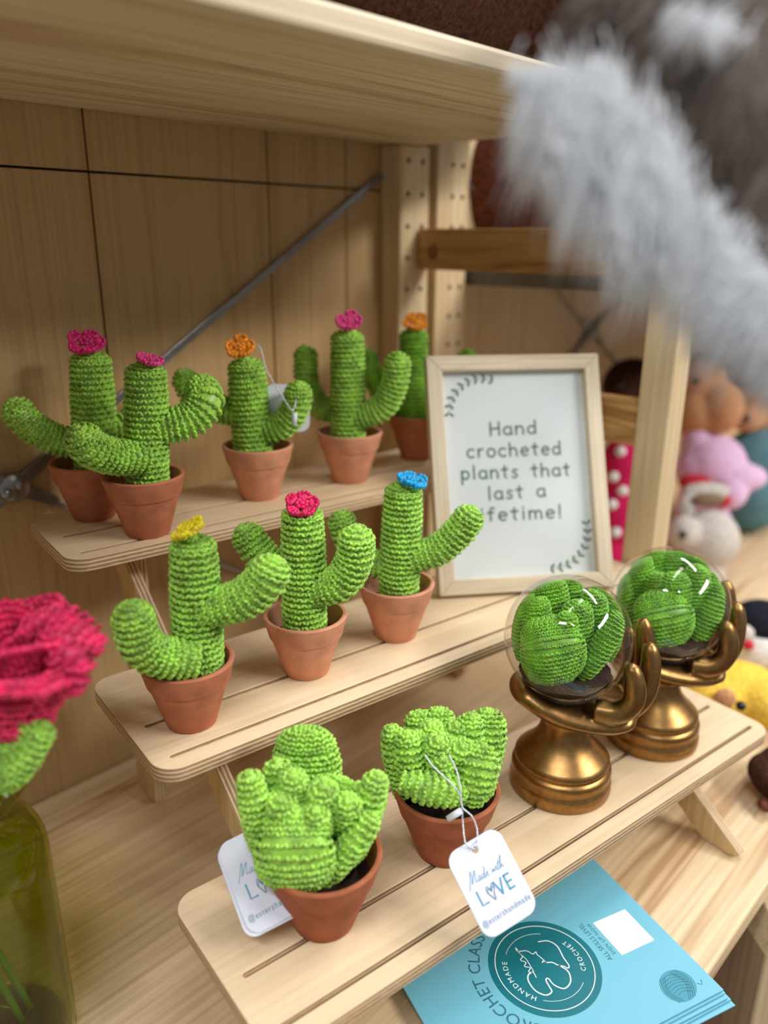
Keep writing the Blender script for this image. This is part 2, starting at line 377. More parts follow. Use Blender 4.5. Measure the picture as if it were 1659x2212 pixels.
M['vase_thick'] = clear_glass('green_bottle_base', (0.55, 0.62, 0.06), 0.05, 1.0)
M['frame'] = wood('pale_frame_wood', (226, 210, 184), (218, 200, 172), (206, 186, 156), 0, 40, 500, 0.5, 0.5, 0.3, 4)
M['paper'] = plain('sign_paper', (238, 240, 240), 0.7)
M['ink'] = plain('sage_ink', (104, 130, 112), 0.8)
M['leafink'] = plain('leaf_ink', (78, 108, 90), 0.8)
M['card'] = plain('white_card', (228, 231, 244), 0.6)
M['blueink'] = plain('blue_ink', (84, 158, 190), 0.7); M['blueink2'] = plain('steel_blue_ink', (70, 130, 160), 0.7)
M['teal'] = plain('teal_card', (114, 186, 208), 0.45); M['teal_edge'] = plain('dark_card_back', (30, 48, 52), 0.5)
M['darkteal'] = plain('dark_teal_ink', (0, 112, 124), 0.45); M['whiteink'] = plain('white_ink', (244, 250, 250), 0.5)
M['midteal'] = plain('mid_teal_ink', (66, 150, 172), 0.5); M['navyink'] = plain('slate_ink', (48, 106, 122), 0.5)
M['string'] = plain('silver_string', (214, 218, 224), 0.4, 0.15, 1500); M['clip'] = plain('white_plastic', (226, 232, 240), 0.35)
M['steel'] = plain('grey_steel', (150, 150, 150), 0.35, 0.06, 80, metallic=0.85)
M['darkhole'] = plain('peg_hole', (70, 52, 36), 0.9)
M['stem'] = plain('green_wire', (70, 130, 30), 0.5)
def plush(name, c, n=0.1): return plain(name, c, 0.95, n, 260, bumpd=0.004, spec=0.1)
M['tan'] = plush('tan_plush', (206, 152, 110)); M['brown'] = plush('brown_plush', (98, 58, 44), 0.35); M['grey'] = plush('light_grey_plush', (205, 196, 188))
M['pinkp'] = plush('pale_pink_plush', (244, 196, 232)); M['tealp'] = plush('teal_knit', (92, 132, 142)); M['fuch'] = plush('fuchsia_knit', (214, 40, 100))
M['yel'] = plush('yellow_plush', (250, 198, 80)); M['white'] = plush('white_plush', (240, 238, 236)); M['black'] = plush('black_plush', (32, 34, 44)); M['eye'] = plain('glossy_eye', (18, 22, 34), 0.15)
M['red'] = plush('red_knit', (196, 48, 60)); M['dbrown'] = plush('dark_brown_plush', (66, 42, 32), 0.25)
def fur_mat(name, col, tr):
    m = plain(name, col, 0.7, 0.04, 50); nt = m.node_tree; b = nt.nodes['Principled BSDF']; t = N(nt, 'ShaderNodeBsdfTranslucent'); t.inputs[0].default_value = lin(col)
    mx = N(nt, 'ShaderNodeMixShader'); mx.inputs[0].default_value = tr; nt.links.new(b.outputs[0], mx.inputs[1]); nt.links.new(t.outputs[0], mx.inputs[2]); nt.links.new(mx.outputs[0], nt.nodes['Material Output'].inputs[0]); return m
M['fur_white'] = fur_mat('white_fur', (248, 251, 255), 0.45); M['fur_grey'] = plain('taupe_fur', (118, 106, 98), 0.8, 0.12, 40)
M['greysh'] = plain('grey_shelf_edge', (92, 94, 94), 0.5, 0.05)

# ------------------------------------------------------------------ the setting: shelving unit
YB = 0.3838
fl = boxobj('floor', (-1.5, -2.0, -0.80), (3.0, 1.2, -0.75), M['floor'], None, 0); tag(fl, 'dark floor far below the shelf', kind='structure')
wl = boxobj('wall_back', (-0.60, YB + 0.007, -0.4), (2.2, YB + 0.016, 1.0), M['groove'], None, 0); tag(wl, 'brown plywood back wall of the shelving', kind='structure')
vx = [-0.60, -0.21, -0.02, 0.150, 0.323, 0.421, 0.56, 0.648, 0.744, 0.86, 1.0, 1.18, 1.4, 1.7, 2.2]
for i in range(len(vx) - 1):
    for z0, z1 in ((-0.4, 0.517), (0.517, 1.0)):
        boxobj('plywood_panel', (vx[i] + 0.0009, YB, z0 + 0.0009), (vx[i + 1] - 0.0009, YB + 0.007, z1 - 0.0009), M['panel'] if vx[i] < 0.5 else M['panel_lit'], wl, 0.0006)
wr = boxobj('wall_right', (2.2, -0.5, -0.75), (2.23, 0.40, 1.0), M['panel'], None, 0); tag(wr, 'brown wall at the far end of the shelving', kind='structure')

sb = boxobj('shelf_board', (-0.55, -0.1128, -0.018), (1.75, YB - 0.001, 0.0), M['pine'], None, 0.0025)
tag(sb, 'wide pine shelf board under the stepped stand', 'shelf')
su = thing('shelf_board', 'pine shelf board overhead, seen from below', 'shelf')
ub = boxobj('board', (-0.55, 0.076, 0.560), (0.503, YB - 0.001, 0.574), M['pine_under'], su, 0.003)
# right hand ladder frame
lf = thing('ladder_frame', 'pine ladder side frame with drilled uprights behind the sign', 'side frame')
rp = boxobj('upright', (0.469, 0.355, 0.0005), (0.515, YB - 0.0005, 0.5595), M['pine_post'], lf, 0.002)
fp = boxobj('upright', (0.505, 0.0625, 0.0005), (0.537, 0.0925, 0.9), M['pine_post'], lf, 0.002)
for z0, z1 in ((0.439, 0.480), (0.289, 0.331)):
    g = prism('rung', [(0.496, 0.354), (0.512, 0.354), (0.530, 0.0935), (0.509, 0.0935)], z0, z1, 2, M['pine_rung'], lf, 0.002)
kn = Geo(); kn.lathe([(0.0001, 0.0006), (0.006, 0.0005), (0.0095, 0.0)], 20)
k = link('knot', kn.mesh('knot'), lf, plain('knot_wood', (140, 88, 52), 0.6, 0.2, 200), (0.4972, 0.336, 0.457), (0, -PI / 2, 0.0))
hg = Geo(); hg.lathe([(0.0024, 0.0), (0.0024, 0.0006), (0.0001, 0.0006)], 12); hm = hg.mesh('peg_hole')
for k in range(17):
    for x in (0.481, 0.503):
        link('peg_hole', hm, lf, M['darkhole'], (x, 0.3549, 0.545 - k * 0.0315), (PI / 2, 0, 0))
lf2 = thing('ladder_frame', 'second pine upright with peg holes, just behind the first frame', 'side frame')
boxobj('upright', (0.524, 0.352, 0.0005), (0.577, YB - 0.0005, 1.0), M['pine_post'], lf2, 0.002)
for k in range(17):
    for x in (0.549, 0.566):
        link('peg_hole', hm, lf2, M['darkhole'], (x, 0.3519, 0.545 - k * 0.0315), (PI / 2, 0, 0))
# neighbouring bay shelf
nb = boxobj('shelf_board', (0.585, 0.060, 0.420), (1.6, YB - 0.001, 0.442), [M['greysh']], None, 0.002); tag(nb, 'grey edged shelf of the next bay behind the rung', 'shelf')

def brace(cx, cz, label, x_end, zr, lower_x):
    b = thing('cross_brace', label, 'brace', (cx, YB - 0.004, cz))
    def arm(dx, dz, w):
        L = math.hypot(dx, dz); a = math.atan2(dz, dx)
        pr = round_rect(0.02, -w / 2, L, w / 2, w * 0.45, 3)
        c, s = math.cos(a), math.sin(a)
        prism('arm', [(c * x - s * y, s * x + c * y) for x, y in pr], -0.001, 0.001, 1, M['steel'], b, 0.0004)
    arm(x_end - cx, zr - cz, 0.0065); arm(lower_x - cx, -(lower_x - cx) * 0.65, 0.0045)
    arm(-0.34, 0.21, 0.0045); arm(-0.34, -0.21, 0.0065)
    g = Geo(); g.lathe([(0.0001, 0.003), (0.011, 0.003), (0.012, 0.0015), (0.012, -0.002)], 24)
    hub = link('hub_plate', g.mesh('hub_plate'), b, M['steel'], (0, -0.0012, 0), (PI / 2, 0, 0))
    for s in (-1, 1):
        for t in (-1, 1):
            L = 0.05; a = math.atan2(0.6 * t, s)
            pl = prism('cast_end', [(math.cos(a) * x - math.sin(a) * y, math.sin(a) * x + math.cos(a) * y) for x, y in ((0.004, -0.006), (0.036, -0.0045), (0.04, 0), (0.036, 0.0045), (0.004, 0.006))], -0.0022, 0.0014, 1, M['steel'], b, 0.0008)
    gb = Geo(); gb.lathe([(0.0001, 0.0022), (0.0032, 0.0018), (0.0044, 0.0)], 16)
    link('bolt', gb.mesh('bolt'), b, M['steel'], (0.004, -0.0042, 0.002), (PI / 2, 0, 0)); link('bolt', bpy.data.meshes['bolt'], b, M['steel'], (-0.007, -0.0042, -0.003), (PI / 2, 0, 0))
    return b
brace(0.0586, 0.2855, 'grey steel cross brace on the brown panel left of the cacti', 0.4685, 0.532, 0.42)
brace(0.918, 0.3405, 'blurred steel cross brace in the next bay above the sign', 1.25, 0.5, 1.25)

# wooden upright seen below the shelf front, lower right corner
lu = prism('wooden_post', [(0.0, -0.6), (0.0, -0.022), (0.012, 0.0), (0.09, 0.0), (0.09, -0.6)], 0.0, 0.04, 1, M['pine_post'], None, 0.002)
lu.location = tuple(atz(1606, 1985, -0.035) + np.array([0, -0.02, 0])); lu.rotation_euler = (0, 0, math.radians(-40))
tag(lu, 'pale wooden post below the shelf front, bottom right corner', 'post')

# ------------------------------------------------------------------ stepped display stand
Z1, Z2, Z3 = 0.0811, 0.1771, 0.2635
TH = 0.0095
stand = thing('display_stand', 'three tier plywood display stand holding the crocheted plants', 'display stand', (0, 0, 0), SA)
SL, SD = 0.48, 0.1284
shelf_y = {1: 0.0, 2: 0.1210, 3: 0.2582}
for k, z in ((1, Z1), (2, Z2), (3, Z3)):
    y = shelf_y[k]
    d = 0.1284 if k < 3 else 0.112
    outer = round_rect(0, 0, SL, d, 0.016, 8)
    holes = [round_rect(0.0115, s - 0.0016, SL - 0.0115, s + 0.0016, 0.00158, 4) for s in (0.0138, 0.0527)]
    flat_curve('shelf_tier', outer, holes, TH, [M['birch'], M['edge_z']], stand, 0.0006, (0, y, z - TH / 2))
def rail(x0):
    # sloping front rail from the front foot up under the top tier
    foot, top = -0.024, 0.318
    poly = [(foot, 0.006), (foot + 0.008, 0.0005), (foot + 0.034, 0.0005), (foot + 0.046, 0.010), (top + 0.042, 0.2535), (top + 0.004, 0.2535)]
    # notched so that each tier rests on a flat seat
    def yf(z): return foot + (z - 0.006) * (top + 0.004 - foot) / (0.2535 - 0.006)
    prism('side_rail', poly, x0, x0 + 0.009, 0, [M['birch_v'], M['edge_x']], stand, 0.001)
    bl = [(0.352, 0.0005), (0.324, 0.0005), (0.312, 0.008), (0.300, 0.2535), (0.340, 0.2535), (0.356, 0.010)]
    prism('back_leg', bl, x0 + 0.0095, x0 + 0.0185, 0, [M['birch_v'], M['edge_x']], stand, 0.001)
rail(0.050); rail(0.407)

# ------------------------------------------------------------------ crochet
def bean_template(seg=7):
    V = []; F = []
    el = [0.0, 0.62, 1.15]
    for e in el:
        for k in range(seg):
            a = 2 * PI * k / seg; V.append((0.5 * math.cos(e) * math.cos(a), 0.5 * math.cos(e) * math.sin(a), math.sin(e)))
    V.append((0, 0, 1.0))
    for i in range(2):
        for k in range(seg):
            a, b = i * seg + k, i * seg + (k + 1) % seg; F += [(a, b, b + seg), (a, b + seg, a + seg)]
    for k in range(seg): F.append((2 * seg + k, 2 * seg + (k + 1) % seg, 3 * seg))
    return np.array(V), np.array(F)
BV, BF = bean_template()
def beans(geo, P, D, Nn, ln, wd, ht):
    """P centres (m,3), D long directions, Nn outward normals, sizes scalars or (m,)"""
    P = np.asarray(P); m = len(P)
    if m == 0: return
    D = D - Nn * np.sum(D * Nn, 1)[:, None]; D /= np.linalg.norm(D, axis=1)[:, None] + 1e-12
    S = np.cross(Nn, D)
    ln, wd, ht = [np.broadcast_to(np.asarray(q, float), (m,)) for q in (ln, wd, ht)]
    V = (P[:, None, :] + BV[None, :, 0, None] * (D * ln[:, None])[:, None, :] + BV[None, :, 1, None] * (S * wd[:, None])[:, None, :] + (BV[None, :, 2, None] - 0.25) * (Nn * ht[:, None])[:, None, :])
    F = BF[None] + (np.arange(m) * len(BV))[:, None, None]
    geo.add(V.reshape(-1, 3), F.reshape(-1, 3))
SH, SW = 0.0040, 0.0050
def v_row(geo, P, Nn, T, B, w, h):
    """one round of single crochet: each stitch a V of two plump legs"""
    m = len(P)
    if m == 0: return
    j = lambda s: rng.normal(0, s, m)
    for sgn in (-1, 1):
        a = 0.85 + j(0.12)
        D = B * np.cos(a)[:, None] + sgn * T * np.sin(a)[:, None]
        Q = P + T * (sgn * w * 0.245) + B * (j(0.05) * h)[:, None] + Nn * (j(0.04) * w)[:, None]
        beans(geo, Q, D, Nn, w * 0.90 * (1 + j(0.06)), w * 0.52, w * 0.42)
def ring_pts(cen, U, V, a, b, m, ph):
    t = np.linspace(0, 2 * PI, 241)
    if abs(a - b) > 1e-5:
        x, y = a * np.cos(t), b * np.sin(t); s = np.concatenate([[0], np.cumsum(np.hypot(np.diff(x), np.diff(y)))])
        q = (np.arange(m) + ph) / m % 1.0 * s[-1]; t = np.interp(q, s, t)
    else: t = 2 * PI * ((np.arange(m) + ph) / m)
    c, s_ = np.cos(t)[:, None], np.sin(t)[:, None]
    P = cen + a * c * U + b * s_ * V
    R = nrm_rows(c * U / max(a, 1e-6) + s_ * V / max(b, 1e-6)); T = nrm_rows(-a * s_ * U + b * c * V)
    return P, R, T
def nrm_rows(A): return A / (np.linalg.norm(A, axis=1)[:, None] + 1e-12)
def perim(a, b): return PI * (3 * (a + b) - math.sqrt((3 * a + b) * (a + 3 * b)))
def stitch_tube(geo, pts, ra, rb=None, up=None, w=SW, h=SH, tip=True, tipk=1.0, core=True):
    """crocheted tube along pts; ra, rb = radii at the points (rb = thickness for flat leaves)"""
    pts = np.asarray(pts, float); k = len(pts)
    ra = np.broadcast_to(np.asarray(ra, float), (k,)); rb = ra if rb is None else np.broadcast_to(np.asarray(rb, float), (k,))
    dense = spline(np.c_[pts, ra, rb], 160)
    L = np.sum(np.linalg.norm(np.diff(dense[:, :3], axis=0), axis=1)); n = max(2, int(round(L / h)))
    rows = spline(np.c_[pts, ra, rb], n)
    T = tangents(list(rows[:, :3])); U, V = frames(T, up)
    seq = [(rows[i, :3], T[i], U[i], V[i], rows[i, 3], rows[i, 4], 0.0) for i in range(n)]
    if tip:
        c, t, u, v, a, b, _ = seq[-1]; ext = max(b, a * 0.75) * tipk; m = max(2, int(round(0.5 * PI * (a * 0.5 + ext * 0.5) / h)))
        for i in range(1, m + 1):
            th = 0.5 * PI * (i - 0.25) / m if i < m else 0.5 * PI * 0.93
            seq.append((c + t * ext * math.sin(th), t, u, v, a * math.cos(th), b * math.cos(th), th))
    ringsP = []
    for i, (c, t, u, v, a, b, th) in enumerate(seq):
        m = max(4, int(round(perim(a, b) / w)))
        P, R, Tn = ring_pts(c, u, v, a, b, m, 0.5 * (i % 2) + rng.uniform(-0.12, 0.12))
        Nn = nrm_rows(R * math.cos(th) + t * math.sin(th)); B = nrm_rows(-R * math.sin(th) + t * math.cos(th))
        v_row(geo, P, Nn, Tn, B, w, h)
        tt = np.linspace(0, 2 * PI, 20, endpoint=False); s = 0.93 if min(a, b) > 0.006 else 0.88
        ringsP.append([c + s * (a * math.cos(q) * u + b * math.sin(q) * v) for q in tt])
    if core:
        c, t, u, v, a, b, th = seq[-1]; ringsP.append([c + t * 0.0004] * 20)
        geo.grid(ringsP, cv=True)
    if tip:
        c, t = seq[-1][0], seq[-1][1]; beans(geo, np.array([c + t * 0.0004]), np.array([seq[-1][2]]), np.array([t]), w * 0.8, w * 0.8, w * 0.3)

def flower(name, cen, normal, R, mat, parent, petals=5, cup=0.22, seed=0):
    """crumpled five-petal crochet flower: plump stitches fanned round a knotted middle"""
    r = random.Random(seed); g = Geo(); n = nrm(normal); u = nrm(np.cross(n, [0.3, 0.2, 1.0])); v = np.cross(n, u)
    P = []; D = []; NN = []; Ls = []; Ws = []
    def add(a, rr, lift, ln, wd, turn):
        d = math.cos(a) * u + math.sin(a) * v; t = -math.sin(a) * u + math.cos(a) * v
        P.append(cen + d * rr * R + n * R * lift); D.append(nrm(d * math.cos(turn) + t * math.sin(turn))); NN.append(nrm(n + d * 0.25)); Ls.append(ln * R); Ws.append(wd * R)
    ph = r.uniform(0, 6)
    for k in range(petals):
        a = ph + 2 * PI * (k + r.uniform(-0.08, 0.08)) / petals; wv = r.uniform(-0.10, 0.14)
        for da, turn in ((-0.42, -0.5), (-0.15, -0.2), (0.15, 0.2), (0.42, 0.5)):
            add(a + da, 0.62, wv * 0.5 + 0.05, 0.62, 0.26, turn)
        for da in (-0.36, -0.12, 0.14, 0.38):
            add(a + da, 0.90 - 0.28 * abs(da), wv + cup * 0.6, 0.34, 0.24, 1.57 + da)
    for k in range(7): add(2 * PI * k / 7, 0.26, 0.16, 0.36, 0.24, 1.3)
    add(0, 0.0, 0.2, 0.4, 0.34, 0.0)
    P, D, NN = map(np.array, (P, D, NN)); Ls = np.array(Ls); Ws = np.array(Ws)
    beans(g, P, D, NN, Ls, Ws, 0.20 * R); beans(g, P, D, -NN, Ls, Ws, 0.16 * R)
    return link(name, g.mesh(name), parent, mat)

def pot_mesh(name, R, r, h, band=0.30):
    g = Geo(); zb = h * (1 - band); rb = R * 0.885 - 0.0014
    prof = [(0.0001, 0.0), (r * 0.93, 0.0), (r, h * 0.02), (rb, zb - h * 0.015), (rb + 0.0002, zb - 0.0006), (R * 0.885 - 0.0004, zb), (R * 0.885, zb + 0.0007),
            (R, h - 0.0012), (R - 0.0006, h - 0.0002), (R - 0.0014, h), (R - 0.0030, h - 0.0004), (R - 0.0036, h - 0.002), (R * 0.80, zb), (R * 0.76, h * 0.6), (0.0001, h * 0.6)]
    g.lathe(prof, 56); me = g.mesh(name); me.set_sharp_from_angle(angle=0.6)
    return me
POT_S = pot_mesh('small_pot', 0.0292, 0.0156, 0.0455, 0.34); POT_L = pot_mesh('large_pot', 0.0350, 0.0185, 0.0510, 0.33)
def soil_mesh(R, z):
    g = Geo(); t = np.linspace(0, 2 * PI, 24, endpoint=False); rr = np.random.default_rng(3)
    g.grid([[(q * R * math.cos(a), q * R * math.sin(a), z + (0.004 * (1 - q * q)) + rr.normal(0, 0.0004)) for a in t] for q in (0.001, 0.3, 0.6, 0.85, 1.0)], cv=True); return g.mesh('soil')
SOIL_S = soil_mesh(0.0226, 0.0285); SOIL_L = soil_mesh(0.0275, 0.0335)

def cactus(label, px, py, zt, body, arms, flo, matp, yarnm='green', lean=0.0):
    """body: (xbot, ybot, xtop, ytop, half width px); arms: lists of (x, y, depth offset mm) + radius px; flo: (x, y, half width px, colour, normal tilt)"""
    P = base_centre(px, py, zt, 0.0156)
    o = thing('potted_cactus', label, 'cactus', P, 0.0, 'crocheted cacti in terracotta pots')
    me = POT_S.copy(); me.materials.clear(); pt = link('pot', me, o, matp); link('soil', SOIL_S, pt, M['soil'])
    L = lambda q: np.asarray(q) - P
    zr = 0.026
    xb, yb, xt, yt, hw = body
    q0 = ax(xb, yb, P); q1 = ax(xt, yt, P); k = dep(q0) / FPX; r0 = hw * k; r1 = hw * dep(q1) / FPX
    ext = q0 + (q0 - q1) / np.linalg.norm(q0 - q1) * 0.010
    ext = ext + (P - ext) * 0.0
    top = q1 - nrm(q1 - q0) * r1 * 0.66
    g = Geo(); stitch_tube(g, [L(ext), L(q0 * 0.5 + q1 * 0.5), L(top)], [r0 * 0.95, (r0 + r1) * 0.485, r1 * 0.90], tipk=0.55)
    link('body', g.mesh('body'), o, M[yarnm])
    for a in arms:
        pts, rpx = a[:-1], a[-1]
        w = [ax(x, y, P, d * 0.001) for x, y, d in pts]; r = rpx * dep(w[0]) / FPX
        tdir = nrm(w[-1] - w[-2]); w[-1] = w[-1] - tdir * r * 0.88
        g = Geo(); stitch_tube(g, [L(q) for q in w], [r * 0.90] + [r * 0.98] * (len(w) - 2) + [r * 0.95], tipk=0.9)
        link('arm', g.mesh('arm'), o, M[yarnm])
    if flo:
        fx, fy, fr, col, nn = flo
        c = ax(fx, fy, P, -0.005)
        n = nrm(np.array([0, 0, 1.0]) + RTH * nn[0] - FWH * nn[1])
        flower('flower', L(c) - n * 0.0004, n, 1.12 * fr * dep(c) / FPX, M[col], o, seed=int(fx))
    return o
cacti = {}
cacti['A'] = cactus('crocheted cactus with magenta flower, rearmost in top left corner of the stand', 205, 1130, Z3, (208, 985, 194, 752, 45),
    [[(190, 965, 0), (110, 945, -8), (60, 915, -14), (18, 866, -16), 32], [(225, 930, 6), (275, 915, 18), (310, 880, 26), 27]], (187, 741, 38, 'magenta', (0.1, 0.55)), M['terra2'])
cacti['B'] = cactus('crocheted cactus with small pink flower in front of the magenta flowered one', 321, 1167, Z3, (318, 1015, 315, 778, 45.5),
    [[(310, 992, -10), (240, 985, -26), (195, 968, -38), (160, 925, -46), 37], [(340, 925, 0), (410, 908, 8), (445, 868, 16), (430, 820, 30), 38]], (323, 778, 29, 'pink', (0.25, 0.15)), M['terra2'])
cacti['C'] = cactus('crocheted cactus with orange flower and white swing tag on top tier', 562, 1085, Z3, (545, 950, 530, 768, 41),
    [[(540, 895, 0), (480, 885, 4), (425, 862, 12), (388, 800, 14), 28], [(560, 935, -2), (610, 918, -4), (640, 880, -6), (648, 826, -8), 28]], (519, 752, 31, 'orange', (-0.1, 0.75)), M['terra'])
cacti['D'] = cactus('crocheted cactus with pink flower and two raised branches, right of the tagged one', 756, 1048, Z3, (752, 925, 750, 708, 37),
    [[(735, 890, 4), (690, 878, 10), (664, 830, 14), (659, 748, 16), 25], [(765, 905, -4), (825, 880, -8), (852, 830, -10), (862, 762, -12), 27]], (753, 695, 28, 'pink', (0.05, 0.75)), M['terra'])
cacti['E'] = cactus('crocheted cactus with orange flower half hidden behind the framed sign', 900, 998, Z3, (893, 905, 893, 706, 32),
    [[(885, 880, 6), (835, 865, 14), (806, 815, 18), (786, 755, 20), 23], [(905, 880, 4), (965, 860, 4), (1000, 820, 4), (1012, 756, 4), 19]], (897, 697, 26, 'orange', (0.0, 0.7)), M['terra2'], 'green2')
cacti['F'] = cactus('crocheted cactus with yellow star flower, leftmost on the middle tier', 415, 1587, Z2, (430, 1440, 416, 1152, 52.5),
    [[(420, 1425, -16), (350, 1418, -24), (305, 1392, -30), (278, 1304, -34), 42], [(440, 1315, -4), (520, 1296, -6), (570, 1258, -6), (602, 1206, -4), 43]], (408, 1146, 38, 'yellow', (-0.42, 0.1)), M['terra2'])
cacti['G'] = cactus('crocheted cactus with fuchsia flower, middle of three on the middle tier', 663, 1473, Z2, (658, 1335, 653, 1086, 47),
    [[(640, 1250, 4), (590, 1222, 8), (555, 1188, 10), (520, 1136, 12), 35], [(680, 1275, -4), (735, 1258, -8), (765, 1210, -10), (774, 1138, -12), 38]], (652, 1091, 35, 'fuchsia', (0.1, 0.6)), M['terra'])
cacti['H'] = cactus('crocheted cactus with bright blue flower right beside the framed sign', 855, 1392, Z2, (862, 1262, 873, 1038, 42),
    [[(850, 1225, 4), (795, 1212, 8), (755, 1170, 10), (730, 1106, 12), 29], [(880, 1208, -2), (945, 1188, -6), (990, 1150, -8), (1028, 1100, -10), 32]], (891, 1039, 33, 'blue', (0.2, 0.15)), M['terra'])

# ------------------------------------------------------------------ succulents
def leaf(name, o, P, spec, mat, k=1.0, rmax=None):
    """spec: base px, tip px, half width px, thickness ratio, base depth mm, tip depth mm, bow mm"""
    (x0, y0), (x1, y1), hw, tr, d0, d1, bow = spec
    a = ax(x0, y0, P, d0 * 0.001); b = ax(x1, y1, P, d1 * 0.001); m = (a + b) / 2
    t = nrm(b - a); side = nrm(np.cross(t, FW)); front = np.cross(side, t)
    if front @ FW > 0: front = -front
    m = m + front * bow * 0.001
    w = hw * dep(m) / FPX; th = max(w * tr, 0.0042)
    b2 = b - t * max(th, w * 0.75) * 0.8
    g = Geo(); stitch_tube(g, np.array([a, m * 0.55 + a * 0.45, m * 0.55 + b2 * 0.45, b2]) - np.array(o.location), [w * 0.62, w * 0.96, w, w * 0.86], [th * 0.8, th, th, th * 0.85], up=side, w=SW * k, h=SH * k)
    if rmax:
        for V in g.v:
            q = np.linalg.norm(V, axis=1)[:, None]; V *= np.minimum(1.0, (rmax * (0.90 + 0.10 * np.tanh((q / rmax - 0.9) / 0.2))) / np.maximum(q, 1e-6)) ** (q > 0.9 * rmax)
    return link(name, g.mesh(name), o, mat)
def succulent(label, px, py, leaves, matp):
    P = base_centre(px, py, Z1, 0.0185)
    o = thing('potted_succulent', label, 'succulent', P, 0.0, 'crocheted succulents in terracotta pots')
    me = POT_L.copy(); me.materials.clear(); pt = link('pot', me, o, matp); link('soil', SOIL_L, pt, M['soil'])
    for s in leaves: leaf('leaf', o, P, s, M['green'])
    return o, P
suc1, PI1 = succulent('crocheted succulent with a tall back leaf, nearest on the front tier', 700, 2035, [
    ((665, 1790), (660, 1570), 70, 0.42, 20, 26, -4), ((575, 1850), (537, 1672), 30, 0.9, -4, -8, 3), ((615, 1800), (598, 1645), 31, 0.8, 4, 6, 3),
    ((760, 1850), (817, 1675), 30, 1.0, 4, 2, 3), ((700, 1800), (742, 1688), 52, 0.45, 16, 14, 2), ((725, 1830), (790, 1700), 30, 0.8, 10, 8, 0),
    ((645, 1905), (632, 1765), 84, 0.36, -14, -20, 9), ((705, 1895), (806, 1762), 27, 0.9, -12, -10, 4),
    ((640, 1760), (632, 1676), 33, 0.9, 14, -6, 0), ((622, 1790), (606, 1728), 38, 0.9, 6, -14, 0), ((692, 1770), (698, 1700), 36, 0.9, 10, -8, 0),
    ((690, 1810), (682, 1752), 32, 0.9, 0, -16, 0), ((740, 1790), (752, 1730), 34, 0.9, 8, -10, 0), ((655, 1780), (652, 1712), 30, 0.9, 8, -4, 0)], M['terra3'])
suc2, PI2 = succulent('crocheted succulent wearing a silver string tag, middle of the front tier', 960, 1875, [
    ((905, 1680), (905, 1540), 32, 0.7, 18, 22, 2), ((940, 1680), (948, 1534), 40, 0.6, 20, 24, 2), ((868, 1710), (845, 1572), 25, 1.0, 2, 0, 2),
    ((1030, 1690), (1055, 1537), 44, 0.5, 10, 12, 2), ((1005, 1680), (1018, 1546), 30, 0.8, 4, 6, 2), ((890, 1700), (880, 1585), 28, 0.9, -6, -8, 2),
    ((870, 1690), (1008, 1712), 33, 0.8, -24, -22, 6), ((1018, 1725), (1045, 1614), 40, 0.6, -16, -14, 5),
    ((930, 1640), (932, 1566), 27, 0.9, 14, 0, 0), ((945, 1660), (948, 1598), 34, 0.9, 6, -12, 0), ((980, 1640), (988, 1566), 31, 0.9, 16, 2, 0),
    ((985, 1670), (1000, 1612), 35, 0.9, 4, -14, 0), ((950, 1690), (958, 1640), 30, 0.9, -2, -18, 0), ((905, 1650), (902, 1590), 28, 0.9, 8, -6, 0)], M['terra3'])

# ------------------------------------------------------------------ bronze hands with glass globes
def voxel(name, geo, size, smooth, mat, parent):
    me = geo.mesh(name); o = link(name, me, parent, mat)
    m = o.modifiers.new('remesh', 'REMESH'); m.mode = 'VOXEL'; m.voxel_size = size; m.use_smooth_shade = True
    s = o.modifiers.new('smooth', 'SMOOTH'); s.iterations = smooth; s.factor = 0.5
    return o
PK = base_centre(1208, 1760, Z1, 0.0368)
hand = thing('hand_stand', 'bronze hand on a round pedestal, nearer of the two', 'hand stand', PK, 0.0, 'bronze hand stands')
g = Geo()
prof = [(0.0001, 0), (0.0360, 0), (0.0370, 0.0012), (0.0374, 0.004), (0.0373, 0.0085), (0.0368, 0.0105), (0.0358, 0.0118), (0.0358, 0.0135), (0.0366, 0.0148), (0.0366, 0.0190), (0.0358, 0.0208), (0.0340, 0.0222), (0.0338, 0.0236), (0.0347, 0.0250), (0.0346, 0.0270),
        (0.0322, 0.0296), (0.0292, 0.0324), (0.0262, 0.0355), (0.0234, 0.0388), (0.0208, 0.0424), (0.0188, 0.0466), (0.0175, 0.0515), (0.0170, 0.0560), (0.0172, 0.064), (0.0001, 0.065)]
g.lathe(prof, 64); pm = g.mesh('pedestal'); pm.set_sharp_from_angle(angle=0.75); pd = link('pedestal', pm, hand, M['bronze'])
g = Geo(); LK = lambda x, y, d: ax(x, y, PK, d * 0.001) - PK
zp = LK(1215, 1525, 0)[2]
rot = np.stack([RTH, FWH, np.array([0, 0, 1.0])], 1)
g.tube([(0, 0, 0.052), (0, 0, zp)], [0.0168, 0.0185], 20)
for x, y, rx, ry, rz in spline([(1136, 1486, 0.012, 0.021, 0.0090), (1165, 1500, 0.013, 0.027, 0.0100), (1200, 1514, 0.014, 0.030, 0.0108), (1250, 1524, 0.015, 0.032, 0.0108), (1300, 1528, 0.015, 0.032, 0.0102), (1328, 1526, 0.014, 0.030, 0.0092)], 22):
    g.ball(LK(x, y, 0), (rx, ry, rz), 24, 12, rot)
